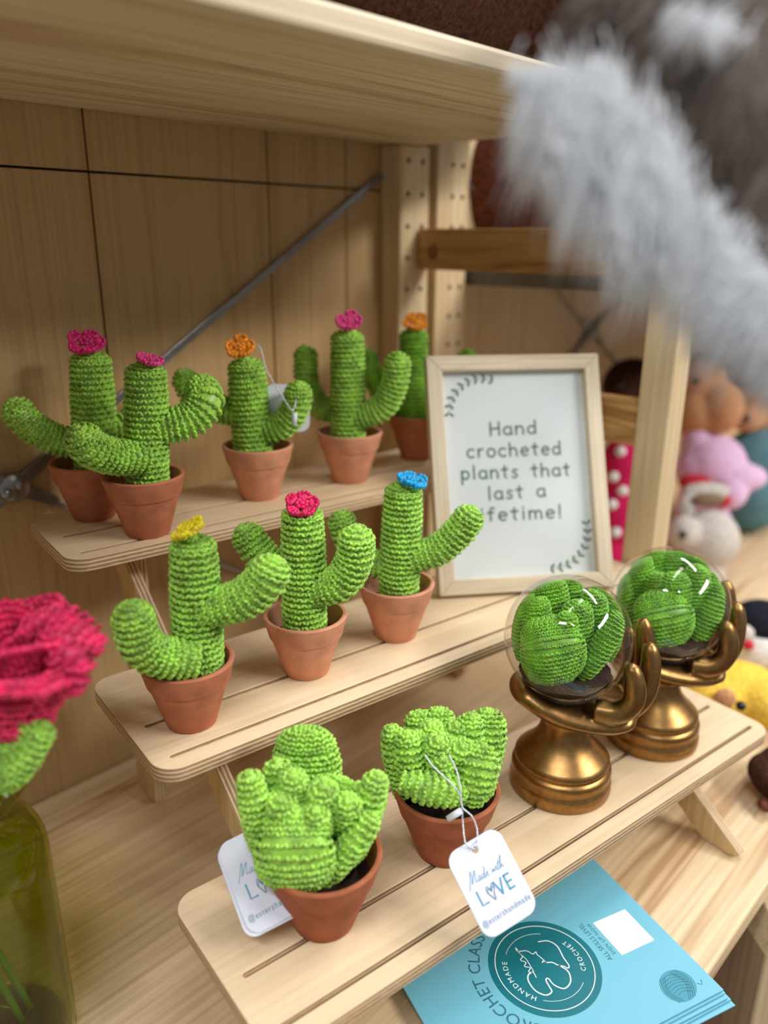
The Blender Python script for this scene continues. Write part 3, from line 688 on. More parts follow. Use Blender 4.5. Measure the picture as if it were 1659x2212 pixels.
fing = [[(1285, 1534, -20), (1335, 1540, -26), (1368, 1514, -28), (1370, 1466, -27), (1358, 1434, -24)],
        [(1300, 1530, -6), (1360, 1530, -10), (1394, 1494, -11), (1406, 1432, -9), (1402, 1388, -6)],
        [(1300, 1524, 9), (1360, 1508, 9), (1390, 1456, 9), (1394, 1385, 10), (1388, 1335, 12)],
        [(1280, 1518, 22), (1328, 1500, 26), (1356, 1456, 28), (1362, 1400, 29), (1358, 1356, 29)]]
for i, q in enumerate(fing):
    p = spline([LK(*t) for t in q], 16); rr = np.interp(np.linspace(0, 1, 16), [0, 0.3, 0.75, 0.93, 1], [0.0090, 0.0084, 0.0076, 0.0061, 0.0034]) * (0.88 if i == 3 else 1.0)
    g.tube(p, rr, 14)
p = spline([LK(1180, 1515, 14), LK(1150, 1490, 32), LK(1160, 1445, 43), LK(1180, 1400, 46)], 14); g.tube(p, np.interp(np.linspace(0, 1, 14), [0, 0.4, 0.9, 1], [0.0105, 0.0095, 0.007, 0.004]), 14)
voxel('hand', g, 0.0011, 14, M['bronze'], hand)

GC = ax(1227, 1378, PK, 0.0); GR = 137 * dep(GC) / FPX
globe = thing('glass_globe', 'clear globe of crocheted leaves held by the nearer bronze hand', 'globe', GC, 0.0, 'clear globes with crocheted succulents')
zcut = -GR * 0.90
def shell_prof(R, n=40):
    a0 = math.asin(zcut / R) ; pr = [(0.0001, zcut)]
    pr += [(R * math.cos(a0) * q, zcut) for q in (0.5, 0.9)]
    pr += [(R * math.cos(t), R * math.sin(t)) for t in np.linspace(a0, PI / 2 - 0.002, n)]
    return pr
g = Geo(); g.lathe(shell_prof(GR), 72); shell = link('glass_shell', g.mesh('glass_shell'), globe, M['glass'])
g = Geo(); z0 = -GR * 0.80
for zz, rr in ((z0, GR * 0.60), (z0 + 0.003, GR * 0.645), (z0 - 0.0035, GR * 0.52)):
    t = np.linspace(0, 2 * PI, 73); g.tube([(rr * math.cos(q) * 1.0, rr * math.sin(q), zz) for q in t], 0.0006, 6, False)
link('collar_ring', g.mesh('collar_ring'), globe, M['glass'])
g = Geo(); rs = np.random.default_rng(8)
prs = [(0.0001, -0.52), (0.25, -0.51), (0.5, -0.50), (0.70, -0.51), (0.745, -0.56), (0.70, -0.65), (0.55, -0.72), (0.0001, -0.74)]
g.lathe([(a * GR * 0.98, b * GR + 0.0) for a, b in prs], 40)
g.v[-1] = g.v[-1] + rs.normal(0, 0.0004, g.v[-1].shape); link('soil', g.mesh('soil'), globe, M['soil'])
def globe_leaves(o, P, leaves):
    for s in leaves: leaf('leaf', o, P, s, M['green2'], 0.70, GR * 0.955)
globe_leaves(globe, GC, [
    ((1190, 1470), (1180, 1338), 76, 0.34, -16, -20, 8), ((1258, 1460), (1345, 1322), 24, 0.9, -14, -10, 4), ((1130, 1420), (1122, 1268), 27, 0.8, 0, 2, 3),
    ((1190, 1400), (1178, 1238), 46, 0.45, 14, 12, 0), ((1215, 1400), (1222, 1242), 42, 0.5, 20, 22, 0), ((1290, 1400), (1312, 1258), 36, 0.6, 14, 12, 2),
    ((1240, 1430), (1248, 1300), 36, 0.8, -4, -6, 0), ((1275, 1420), (1285, 1275), 30, 0.8, 2, 2, 0), ((1160, 1400), (1160, 1290), 30, 0.8, -4, -4, 0), ((1310, 1420), (1340, 1290), 24, 0.9, 6, 8, 0), ((1220, 1440), (1225, 1325), 26, 0.9, -12, -14, 0)])

def dup(root, newloc, rotz, label):
    r = root.copy(); COL.objects.link(r); r.location = tuple(float(v) for v in newloc); r.rotation_euler = (0, 0, rotz); r['label'] = label
    for ch in list(root.children):
        c = ch.copy(); COL.objects.link(c); c.parent = r
        for g2 in ch.children:
            d = g2.copy(); COL.objects.link(d); d.parent = c
    return r
PL = base_centre(1404, 1645, Z1, 0.0368)
hand2 = dup(hand, PL, math.radians(6), 'bronze hand on a round pedestal, farther one by the tier end')
GC2 = PL + (GC - PK)
GC2 = ax(1446, 1304, PL, 0.0)
globe2 = thing('glass_globe', 'clear globe of crocheted leaves held by the farther bronze hand', 'globe', GC2, 0.0, 'clear globes with crocheted succulents')
for n_ in ('glass_shell', 'collar_ring', 'soil'):
    src = [c for c in globe.children if c.name.startswith(n_)][0]; c = src.copy(); COL.objects.link(c); c.parent = globe2
globe_leaves(globe2, GC2, [
    ((1430, 1395), (1425, 1280), 66, 0.36, -16, -20, 8), ((1500, 1390), (1560, 1262), 26, 0.9, -12, -8, 4), ((1355, 1370), (1335, 1235), 26, 0.8, 0, 2, 3),
    ((1385, 1330), (1378, 1190), 30, 0.7, 4, 4, 2), ((1420, 1330), (1408, 1180), 40, 0.5, 18, 18, 0), ((1455, 1330), (1462, 1182), 40, 0.5, 16, 16, 0), ((1490, 1330), (1515, 1190), 30, 0.7, 10, 10, 2),
    ((1450, 1360), (1460, 1240), 38, 0.7, -6, -8, 0), ((1490, 1370), (1508, 1222), 30, 0.8, -4, -4, 0), ((1520, 1370), (1545, 1235), 24, 0.9, 4, 4, 0), ((1420, 1360), (1418, 1240), 30, 0.8, -2, -4, 0)])

# ------------------------------------------------------------------ framed sign
FY, FL, FWD, FHT = -0.6529, 0.396, 0.1575, 0.2088
e1 = np.array([math.cos(FY), math.sin(FY), 0]); eb = np.array([-math.sin(FY), math.cos(FY), 0]); e2 = np.array([0, 0, 1]) * math.cos(FL) + eb * math.sin(FL); e3 = np.cross(e1, e2)
BL = np.array([0.3124, 0.1581, Z2 + 0.0035])
sign = thing('framed_sign', 'pale wood framed sign about hand crocheted plants leaning on the stand', 'sign', BL)
MF = Matrix(((e1[0], e2[0], e3[0], 0), (e1[1], e2[1], e3[1], 0), (e1[2], e2[2], e3[2], 0), (0, 0, 0, 1)))
def fprism(name, poly, z0, z1, mat):
    o = prism(name, poly, z0, z1, 2, mat, sign, 0.0008); o.matrix_local = MF; return o
bw = 0.0135; FD = 0.013
fprism('frame_rail', [(0, 0), (FWD, 0), (FWD - bw, bw), (bw, bw)], -FD, 0, M['frame'])
fprism('frame_rail', [(0, FHT), (bw, FHT - bw), (FWD - bw, FHT - bw), (FWD, FHT)], -FD, 0, M['frame'])
M['frame_v'] = wood('pale_frame_wood_upright', (226, 210, 184), (218, 200, 172), (206, 186, 156), 1, 40, 500, 0.5, 0.5, 0.3, 4)
fprism('frame_stile', [(0, 0), (bw, bw), (bw, FHT - bw), (0, FHT)], -FD, 0, M['frame_v'])
fprism('frame_stile', [(FWD, 0), (FWD, FHT), (FWD - bw, FHT - bw), (FWD - bw, bw)], -FD, 0, M['frame_v'])
fprism('backing_board', [(0.004, 0.004), (FWD - 0.004, 0.004), (FWD - 0.004, FHT - 0.004), (0.004, FHT - 0.004)], -FD + 0.0006, -FD + 0.0026, M['frame'])
pz = -0.0085
fprism('paper', [(bw - 0.002, bw - 0.002), (FWD - bw + 0.002, bw - 0.002), (FWD - bw + 0.002, FHT - bw + 0.002), (bw - 0.002, FHT - bw + 0.002)], pz - 0.0006, pz, M['paper'])
fprism('glass_pane', [(bw - 0.0015, bw - 0.0015), (FWD - bw + 0.0015, bw - 0.0015), (FWD - bw + 0.0015, FHT - bw + 0.0015), (bw - 0.0015, FHT - bw + 0.0015)], pz + 0.0014, pz + 0.0024, M['pane'])
def onframe(px, py):
    d = ray(px, py); o = BL + e3 * pz; t = ((o - C) @ e3) / (d @ e3); q = C + d * t - o; return float(q @ e1), float(q @ e2)
pr = Print()
for s, a, b in (('Hand', (1059, 941), (1158, 936)), ('crocheted', (1009, 989), (1211, 981)), ('plants that', (997, 1036), (1231, 1027)), ('last a', (1055, 1080), (1178, 1072)), ('lifetime!', (1024, 1127), (1213, 1118))):
    u0 = onframe(*a); u1 = onframe(*b); hand_line(pr, s, u0[0], u1[0], u0[1], 0.0073, 0.0018, (u1[1] - u0[1]) / (u1[0] - u0[0]))
pr.build('lettering', M['ink'], sign, MF @ Matrix.Translation((0, 0, pz)), 0.00015)
pr = Print()
def sprig(c0, R, a0, a1, n):
    for i in range(n):
        a = a0 + (a1 - a0) * i / (n - 1); 
        for s in (-1, 1):
            px, py = c0[0] + R * math.cos(a), c0[1] + R * math.sin(a); d = a + PI / 2 + s * 0.9
            pr.disc(px + 0.0028 * math.cos(d), py + 0.0028 * math.sin(d), 0.0026, 12, 0, 0.0011, d)
    pr.stroke([(c0[0] + R * math.cos(a), c0[1] + R * math.sin(a)) for a in np.linspace(a0, a1, 24)], 0.0004)
tl = onframe(990, 870); br_ = onframe(1222, 1175)
sprig((tl[0] + 0.022, tl[1] - 0.010), 0.031, math.radians(178), math.radians(70), 9)
sprig((br_[0] - 0.012, br_[1] + 0.012), 0.033, math.radians(-96), math.radians(8), 9)
pr.build('leaf_print', M['leafink'], sign, MF @ Matrix.Translation((0, 0, pz)), 0.00015)
# strut behind the frame
stt = prism('easel_strut', [(FWD * 0.5 - 0.02, FHT * 0.5), (FWD * 0.5 + 0.02, FHT * 0.5), (FWD * 0.5 + 0.014, 0.030), (FWD * 0.5 - 0.014, 0.030)], -FD - 0.0028, -FD - 0.0003, 2, M['frame'], sign, 0.0004); stt.matrix_local = MF

# ------------------------------------------------------------------ swing tags
def script_made_with(pr, x, y, s, w):
    sl = 0.35
    def S(pts, n=24): pr.stroke([(x + (a + sl * b) * s, y + b * s) for a, b in pts], w, n=n)
    S([(-0.2, -0.5), (0.05, 0.6), (0.25, 1.7), (0.4, 1.0), (0.35, 0.05), (0.75, 1.2), (0.95, 1.6), (0.95, 0.7), (1.0, 0.05), (1.25, 0.2)], 60)
    xs = 1.35
    def a_(x0): S([(x0 + 0.42, 0.55), (x0 + 0.2, 0.6), (x0 + 0.02, 0.25), (x0 + 0.15, 0.0), (x0 + 0.38, 0.3), (x0 + 0.44, 0.55), (x0 + 0.42, 0.05), (x0 + 0.65, 0.15)], 30)
    a_(1.35); S([(2.4, 0.5), (2.2, 0.58), (2.02, 0.25), (2.15, 0.0), (2.38, 0.3), (2.5, 1.4), (2.42, 0.05), (2.62, 0.12)], 34)
    S([(2.65, 0.2), (2.95, 0.35), (2.98, 0.55), (2.8, 0.5), (2.75, 0.15), (2.95, 0.0), (3.2, 0.15)], 26)
    S([(3.75, 0.55), (3.75, 0.05), (4.0, 0.4), (4.05, 0.05), (4.35, 0.6), (4.4, 0.5)], 26); S([(4.5, 0.5), (4.45, 0.05), (4.65, 0.12)], 10)
    S([(4.85, 1.2), (4.75, 0.05), (4.95, 0.1)], 12); S([(4.55, 0.72), (5.2, 0.8)], 4)
    S([(5.05, 0.2), (5.35, 1.5), (5.2, 1.3), (5.1, 0.0), (5.3, 0.45), (5.45, 0.35), (5.42, 0.02), (5.65, 0.1)], 34)
def swing_tag(label, hole, right, up, w, h, strings, clip_at=None, clip_dir=None, front=True, print_it=True, group='white handmade swing tags'):
    """hole: world point of the hole; right/up: the card's own axes"""
    right = nrm(right); up = nrm(np.asarray(up) - right * (np.asarray(up) @ right)); n = np.cross(right, up)
    o = thing('swing_tag', label, 'tag', hole, 0.0, group)
    Mt = Matrix(((right[0], up[0], n[0], 0), (right[1], up[1], n[1], 0), (right[2], up[2], n[2], 0), (0, 0, 0, 1)))
    hr = 0.0019; top = 0.0058
    outer = round_rect(-w / 2, top - h, w / 2, top, 0.0075, 7); hole_p = [(hr * math.cos(t), hr * math.sin(t)) for t in np.linspace(0, 2 * PI, 16, endpoint=False)]
    c = flat_curve('card', outer, [hole_p], 0.0007, M['card'], o, 0.00015); c.matrix_local = Mt
    if print_it:
        p = Print(); script_made_with(p, -w * 0.34, top - h * 0.42, w * 0.112, 0.00034); p.build('script_lettering', M['blueink'], c, Matrix(), 0.0005)
        p = Print(); s = h * 0.155; y0 = top - h * 0.66; wl_ = 0.00105; xl = -w * 0.30
        p.stroke([(xl, y0 + s), (xl, y0), (xl + s * 0.5, y0)], wl_); xv = xl + w * 0.31
        p.stroke([(xv, y0 + s), (xv + s * 0.32, y0)], wl_); p.stroke([(xv + s * 0.32, y0), (xv + s * 0.64, y0 + s)], wl_); xe = xv + w * 0.20
        for yy in (0.0, 0.5, 1.0): p.stroke([(xe, y0 + s * yy), (xe + s * 0.42, y0 + s * yy)], wl_)
        p.stroke([(xe, y0), (xe, y0 + s)], wl_); p.build('bold_lettering', M['blueink'], c, Matrix(), 0.0005)
        p = Print(); xh = xl + w * 0.225
        for k, ofs in ((1.0, 0.0), (0.82, 0.0002)):
            p.stroke([(xh + ofs, y0 + s * 0.62 * k), (xh - s * 0.2 * k, y0 + s * 0.98 * k), (xh - s * 0.33 * k, y0 + s * 0.62 * k), (xh - s * 0.1 * k, y0 + s * 0.1), (xh + 0.0003, y0 - s * 0.1), (xh + s * 0.12 * k, y0 + s * 0.3), (xh + s * 0.33 * k, y0 + s * 0.72 * k), (xh + s * 0.24 * k, y0 + s * 1.02 * k), (xh + ofs, y0 + s * 0.62 * k)], 0.0004, n=40)
        p.build('heart_print', M['blueink2'], c, Matrix(), 0.0005)
        p = Print(); p.text('@esterzhandmade', 0.0, top - h * 0.86, h * 0.088, 0, 'CENTER', 0.80, 1.22); p.build('handle_lettering', M['blueink2'], c, Matrix(), 0.0005)
    for st_ in strings:
        g = Geo(); q = spline([np.asarray(v) - hole for v in st_], 60); g.tube(q, 0.00048, 6)
        tt = tangents(list(q)); Uu, Vv = frames(tt)
        hel = [q[i] + 0.00042 * (math.cos(i * 1.4) * Uu[i] + math.sin(i * 1.4) * Vv[i]) for i in range(60)]; g.tube(hel, 0.0003, 5)
        link('string', g.mesh('string'), o, M['string'])
    if clip_at is not None:
        d = nrm(clip_dir); g = Geo(); a = np.asarray(clip_at) - hole; g.tube([a - d * 0.0050, a - d * 0.0049, a + d * 0.0049, a + d * 0.0050], [0.0016, 0.0022, 0.0022, 0.0016], 6)
        cl = link('clip', g.mesh('clip', False), o, M['clip'])
    return o
TW, THT = 0.0365, 0.0505
# tag of the second succulent: hangs over the front edge
def quad_axes(tl, tr, bl, d_tl, d_tr, d_bl):
    a, b, c = at(*tl, d_tl), at(*tr, d_tr), at(*bl, d_bl); return a, nrm(b - a), nrm(a - c), np.linalg.norm(b - a), np.linalg.norm(a - c)
hJ = at(1027, 1836, 0.470)
aJ, rJ, uJ, wJ, hJl = quad_axes((948, 1868), (1098, 1778), (1004, 2042), 0.4640, 0.4790, 0.4500)
top_s = lambda x, y, off: ax(x, y, PI2, off * 0.001)
swing_tag('white swing tag hanging over the tier edge in front of the middle succulent', hJ, rJ, uJ, TW, THT,
    [[top_s(918, 1630, -30), top_s(935, 1655, -34), top_s(972, 1690, -38), top_s(992, 1715, -41), top_s(998, 1744, -43), top_s(1000, 1780, -44), at(1006, 1822, 0.468), hJ - nrm(np.cross(rJ, uJ)) * 0.0012],
     [top_s(970, 1630, -30), top_s(986, 1665, -34), top_s(994, 1700, -40), top_s(998, 1742, -43), top_s(1018, 1762, -44), top_s(1030, 1790, -44), at(1031, 1825, 0.468), hJ + np.cross(rJ, uJ) * 0.0012]],
    top_s(982, 1760, -43), top_s(1003, 1748, -43) - top_s(962, 1774, -43))
# tag of the first succulent: stands behind its pot
aI, rI, uI, wI, hIl = quad_axes((458, 1832), (620, 1752), (520, 2016), 0.468, 0.486, 0.446)
hI = at(540, 1816, 0.4760)
swing_tag('white swing tag behind the nearest succulent pot', hI, rI, uI, TW * 1.06, THT * 1.06,
    [[ax(628, 1668, PI1, -6), ax(600, 1700, PI1, 0.012), ax(560, 1740, PI1, 0.02), at(534, 1780, 0.480), hI + np.cross(rI, uI) * 0.001]] if False else
    [[ax(570, 1740, PI1, 0.004), at(545, 1765, 0.476), at(533, 1785, 0.478), at(536, 1806, 0.478), hI + np.cross(rI, uI) * 0.001], [ax(572, 1745, PI1, 0.004), at(552, 1775, 0.476), at(543, 1795, 0.478), hI - np.cross(rI, uI) * 0.001]])
n_ = np.cross(rI, uI)
bk = flat_curve('card', round_rect(-TW * 0.53, 0.0058 - THT * 1.06, TW * 0.53, 0.0058, 0.0075, 7), [], 0.0007, M['card'], None, 0.00015)
# its second card, fanned out a little behind
tI = [o for o in bpy.data.objects if o.get('label') == 'white swing tag behind the nearest succulent pot'][0]
bk.parent = tI; bk.matrix_basis = [c for c in tI.children if c.name.startswith('card') and c is not bk][0].matrix_basis @ Matrix.Translation((-0.0012, -0.0012, -0.0016)) @ Matrix.Rotation(math.radians(-1.5), 4, 'Z')
# tag on the cactus with the orange flower
PC = np.array(cacti['C'].location)
hC = ax(622, 846, PC, 0.012)
swing_tag('white swing tag caught behind the branch of the orange flowered cactus', hC, RTH * 1.0 + FWH * 0.15 + np.array([0, 0, -0.06]), np.array([0, 0, 1.0]) + FWH * 0.25 + RTH * 0.05, TW * 1.0, TW * 1.05,
    [[ax(546, 742, PC, -0.012), ax(562, 752, PC, -0.016), ax(576, 800, PC, -0.020), ax(606, 850, PC, -0.024), ax(630, 886, PC, -0.024), ax(638, 872, PC, -0.02), ax(640, 848, PC, -0.012), ax(636, 838, PC, 0.0), hC]],
    ax(636, 905, PC, -0.024), np.array([0, 0, 1.0]) + RTH * 0.1, print_it=False)

# ------------------------------------------------------------------ flyers
P1 = np.array([0.2663, -0.1275, 0.0]); c1 = np.array([0.348, 0.9375, 0]); c2 = np.array([-0.9375, 0.348, 0])
CW, CH = 0.133, 0.187
offs = [(-0.0072, -0.0040, -0.9), (-0.0040, -0.0034, 0.3), (-0.0034, -0.0012, -0.3), (-0.0010, -0.0008, 0.3), (0, 0, 0)]
for i, (du, dv, dr) in enumerate(offs):
    top = i == len(offs) - 1; z = 0.0003 + i * 0.0019
    lab = 'teal crochet class flyer on top of its stack under the front tier' if top else ['teal flyer at the very bottom of the flyer stack', 'teal flyer second from the bottom of the flyer stack', 'teal flyer in the middle of the flyer stack', 'teal flyer just beneath the top one of the flyer stack'][i]
    o = thing('flyer', lab, 'flyer', tuple(P1 + c1 * du + c2 * dv + np.array([0, 0, z])), math.atan2(c1[1], c1[0]) + math.radians(dr), 'teal crochet class flyers')
    g = prism('sheet', [(0, 0), (CW, 0), (CW, CH), (0, CH)], 0, 0.0009, 2, [M['teal'], M['teal']], o, 0)
    if i in (1, 2, 3):
        prism('back_sheet', [(0.0006, 0.0006), (CW - 0.001, 0.0006), (CW - 0.001, CH - 0.001), (0.0006, CH - 0.001)], -0.0003, -0.00005, 2, M['teal_edge'], o, 0)
    if top:
        T0 = Matrix.Translation((0, 0, 0.0009)); lc = (0.0645, 0.0945)
        p = Print(); p.disc(*lc, 0.0375, 72); p.build('logo_disc', M['darkteal'], o, T0, 0.0001)
        p = Print(); p.disc(*lc, 0.0332, 72, 0.0326)
        p.text('HANDMADE', lc[0], lc[1], 0.0048, arc=(0.0248, math.radians(95), 1), space=1.35); p.text('CROCHET', lc[0], lc[1], 0.0048, arc=(0.0272, math.radians(-95), -1), space=1.35)
        p.stroke([(lc[0] + 0.0262 * math.cos(a), lc[1] + 0.0262 * math.sin(a)) for a in np.radians(np.linspace(142, 216, 20))], 0.0003)
        p.stroke([(lc[0] + 0.0262 * math.cos(a), lc[1] + 0.0262 * math.sin(a)) for a in np.radians(np.linspace(-30, 44, 20))], 0.0003)
        def oc(q):
            r_ = []
            for a, b in q:
                P = atz(860 + a / 2.0764, 1680 + b / 2.0764, 0.0072) - P1; r_.append((float(P[:2] @ c1[:2]), float(P[:2] @ c2[:2])))
            return r_
        p.stroke(oc([(720, 850), (762, 880), (772, 925), (745, 955), (700, 940), (672, 910), (662, 918), (676, 945), (688, 970), (660, 985), (615, 965), (585, 925), (583, 895), (605, 878)]), 0.0009, n=90)
        p.stroke(oc([(628, 745), (672, 742), (712, 765), (740, 815), (765, 852), (758, 864), (744, 856), (716, 850), (690, 838), (664, 838), (652, 830), (646, 838)]), 0.0008, n=80)
        p.stroke(oc([(664, 838), (646, 822), (622, 802), (618, 790), (608, 798), (600, 800), (575, 786), (535, 788), (526, 772)]), 0.0006, n=50)
        p.stroke(oc([(535, 788), (556, 812), (548, 828), (572, 838), (566, 856), (592, 862), (584, 880), (606, 884), (618, 905)]), 0.0006, n=50)
        p.stroke(oc([(530, 776), (548, 800), (572, 822), (590, 850), (608, 880)]), 0.0005, n=30)
        p.build('logo_lettering', M['whiteink'], o, T0, 0.0003)
        p = Print(); p.text('CROCHET CLASS', lc[0], lc[1], 0.0115, arc=(0.0432, math.radians(88), 1), space=1.05, sx=0.92); p.build('title_lettering', M['navyink'], o, T0, 0.0001); p = Print(); p.text('ALL SKILLS LEVEL', 0.066, 0.0490, 0.0052, sx=0.85); p.build('level_lettering', M['navyink'], o, T0, 0.0001)
        p = Print(); p.text('SIGN UP NOW', 0.066, 0.0440, 0.0040, space=1.1); p.build('sign_up_lettering', M['darkteal'], o, T0, 0.0001)
        p = Print(); p.poly([(0.049, 0.0125, 0), (0.079, 0.0125, 0), (0.079, 0.0415, 0), (0.049, 0.0415, 0)], [(0, 1, 2, 3)]); p.build('white_patch', M['whiteink'], o, T0, 0.0001)
        p = Print(); yc = (0.0150, 0.0245); p.disc(*yc, 0.0112, 40, 0, 0.0128, 0.3); p.build('yarn_ball_print', M['midteal'], o, T0, 0.0001)
        p = Print()
        for k in range(7):
            p.stroke([(yc[0] - 0.007 + k * 0.0022, yc[1] - 0.0085 + 0.001 * abs(k - 3)), (yc[0] - 0.0045 + k * 0.0022, yc[1]), (yc[0] - 0.0055 + k * 0.0022, yc[1] + 0.0085 - 0.001 * abs(k - 3))], 0.0003, n=12)
        for k in range(4):
            p.stroke([(yc[0] - 0.0105, yc[1] + 0.001 - k * 0.0018), (yc[0], yc[1] - 0.006 - k * 0.0014), (yc[0] + 0.0100, yc[1] - 0.002 - k * 0.0016)], 0.0003, n=16)
        for k in range(3):
            p.stroke([(yc[0] - 0.0100, yc[1] + 0.005 + k * 0.0016), (yc[0] - 0.001, yc[1] + 0.0085 + k * 0.0012), (yc[0] + 0.0085, yc[1] + 0.004 + k * 0.0018)], 0.0003, n=16)
        p.stroke([(yc[0] - 0.004, yc[1] - 0.0125), (yc[0] - 0.006, yc[1] - 0.0150), (yc[0] - 0.003, yc[1] - 0.017)], 0.0003, n=10)
        p.build('yarn_ball_lines', M['navyink'], o, T0, 0.0002)

# ------------------------------------------------------------------ rose in the green bottle
RC = at(52, 1452, 0.400)
VB = np.array([-0.0745, 0.1560, 0.0]); VB = np.array([at(-70, 1900, 0.45)[0], at(-70, 1900, 0.45)[1], 0.0])
vase = thing('glass_bottle', 'olive green glass bottle vase at the left edge', 'vase', VB)
vt = ax(-40, 1690, VB)[2]
vr = lambda xr, y: max(0.004, (ax(xr, y, VB) - VB) @ RTH)
sh = [(vr(40, 1690), ax(40, 1690, VB)[2]), (vr(28, 1745), ax(28, 1745, VB)[2]), (vr(42, 1790), ax(42, 1790, VB)[2]), (vr(72, 1822), ax(72, 1822, VB)[2]), (vr(92, 1862), ax(92, 1862, VB)[2]), (vr(108, 1950), ax(108, 1950, VB)[2]), (vr(124, 2050), ax(124, 2050, VB)[2]), (vr(140, 2150), ax(140, 2150, VB)[2])]
pts = spline([(r_, 0, z_) for r_, z_ in sh], 40); rl = pts[-1][0]
zlow = pts[-1][2]
prof = [(p[0], p[2]) for p in pts] + [(rl + 0.0005, max(0.012, zlow * 0.5)), (rl, 0.005), (rl * 0.9, 0.0008), (0.0001, 0.0006)]
prof = [(pts[0][0] * 0.8, pts[0][2] - 0.001), (pts[0][0] * 0.92, pts[0][2] + 0.0015), (pts[0][0] * 1.06, pts[0][2] + 0.001), (pts[0][0] * 1.08, pts[0][2] - 0.004), (pts[0][0], pts[0][2] - 0.006)] + prof[3:]
g = Geo(); g.lathe(prof, 56); link('glass_body', g.mesh('glass_body'), vase, M['vase'])
g = Geo(); g.lathe([(max(0.0001, q[0] - 0.0028), max(q[1], 0.006)) for q in prof[4:]], 48); link('inner_wall', g.mesh('inner_wall'), vase, M['vase'])
g = Geo(); g.lathe([(0.0001, 0.012), (rl * 0.5, 0.011), (rl * 0.85, 0.0075), (rl * 0.88, 0.004), (0.0001, 0.003)], 32); link('thick_base', g.mesh('thick_base'), vase, M['vase_thick'])

rose = thing('crocheted_rose', 'pink crocheted rose standing in the green bottle', 'rose', RC)
def stitch_sheet(geo, fn, nv, w=SW * 1.05, h=SH * 1.1, both=True):
    """fn(u, v) in [0,1]^2 -> point; rows run along u"""
    vv = np.linspace(0, 1, nv)
    for v in vv:
        us = np.linspace(0, 1, 60); P = np.array([fn(u, v) for u in us]); s = np.concatenate([[0], np.cumsum(np.linalg.norm(np.diff(P, axis=0), axis=1))])
        m = max(2, int(s[-1] / w)); uq = np.interp((np.arange(m) + 0.5) / m * s[-1], s, us)
        Q = np.array([fn(u, v) for u in uq]); Tn = np.array([fn(min(1, u + 0.01), v) - fn(max(0, u - 0.01), v) for u in uq]); Bn = np.array([fn(u, min(1, v + 0.02)) - fn(u, max(0, v - 0.02)) for u in uq])
        Tn = nrm_rows(Tn); Bn = nrm_rows(Bn); Nn = nrm_rows(np.cross(Tn, Bn))
        v_row(geo, Q + Nn * 0.0003, Nn, Tn, Bn, w, h)
        if both: v_row(geo, Q - Nn * 0.0003, -Nn, Tn, Bn, w, h)
    uu = np.linspace(0, 1, 30); geo.grid([[fn(u, v) for u in uu] for v in np.linspace(0, 1, 12)])
RR = 113 * 0.40 / FPX
g = Geo(); zb_ = ax(40, 1572, RC)[2] - RC[2]; zt_ = ax(40, 1470, RC)[2] - RC[2]
stitch_tube(g, [np.array([-0.003, 0, zt_ + 0.012]), np.array([-0.004, 0, zt_]), np.array([-0.006, 0, zb_ + 0.012])], [RR * 1.0, RR * 0.98, RR * 0.66], w=SW * 1.1, h=SH * 1.1, tipk=0.7)
link('cup', g.mesh('cup'), rose, M['rose'])
def petal(a0, a1, r0, r1, z0, z1, flare, wav, ph):
    ea = RTH; eb_ = FWH
    def fn(u, v):
        a = a0 + (a1 - a0) * u; edge = math.sin(PI * u) ** 0.6
        r = r0 + (r1 - r0) * v * (0.55 + 0.45 * edge) + flare * (v ** 3) + wav * math.sin(ph + 7 * u) * v * v
        z = z0 + (z1 - z0) * v * (0.6 + 0.4 * edge) - 1.1 * flare * v ** 4 + wav * 0.7 * math.cos(ph + 6 * u) * v
        return (ea * math.cos(a) + eb_ * math.sin(a)) * r + np.array([-0.003, 0, z])
    g = Geo(); stitch_sheet(g, fn, 8); link('petal', g.mesh('petal'), rose, M['rose'])
zt = lambda y: ax(52, y - 20, RC)[2] - RC[2]
petal(-0.95, 0.75, RR * 0.95, RR * 1.10, zt(1462), zt(1392), 0.010, 0.0026, 0.2)
petal(-2.9, -0.75, RR * 0.95, RR * 1.08, zt(1462), zt(1400), 0.008, 0.0026, 1.5)
petal(0.5, 2.3, RR * 0.92, RR * 1.12, zt(1480), zt(1350), 0.007, 0.002, 2.5)
petal(2.1, 3.7, RR * 0.92, RR * 1.1, zt(1480), zt(1360), 0.008, 0.002, 3.1)
petal(-2.4, -0.2, RR * 0.62, RR * 0.92, zt(1460), zt(1352), 0.004, 0.002, 0.7)
petal(-0.4, 1.8, RR * 0.62, RR * 0.90, zt(1460), zt(1332), 0.004, 0.002, 1.9)
petal(1.7, 3.9, RR * 0.60, RR * 0.85, zt(1460), zt(1340), 0.003, 0.002, 2.8)
petal(-1.4, 1.0, RR * 0.34, RR * 0.55, zt(1450), zt(1338), 0.002, 0.001, 0.2)
petal(0.8, 3.6, RR * 0.30, RR * 0.50, zt(1450), zt(1330), 0.002, 0.001, 1.2)
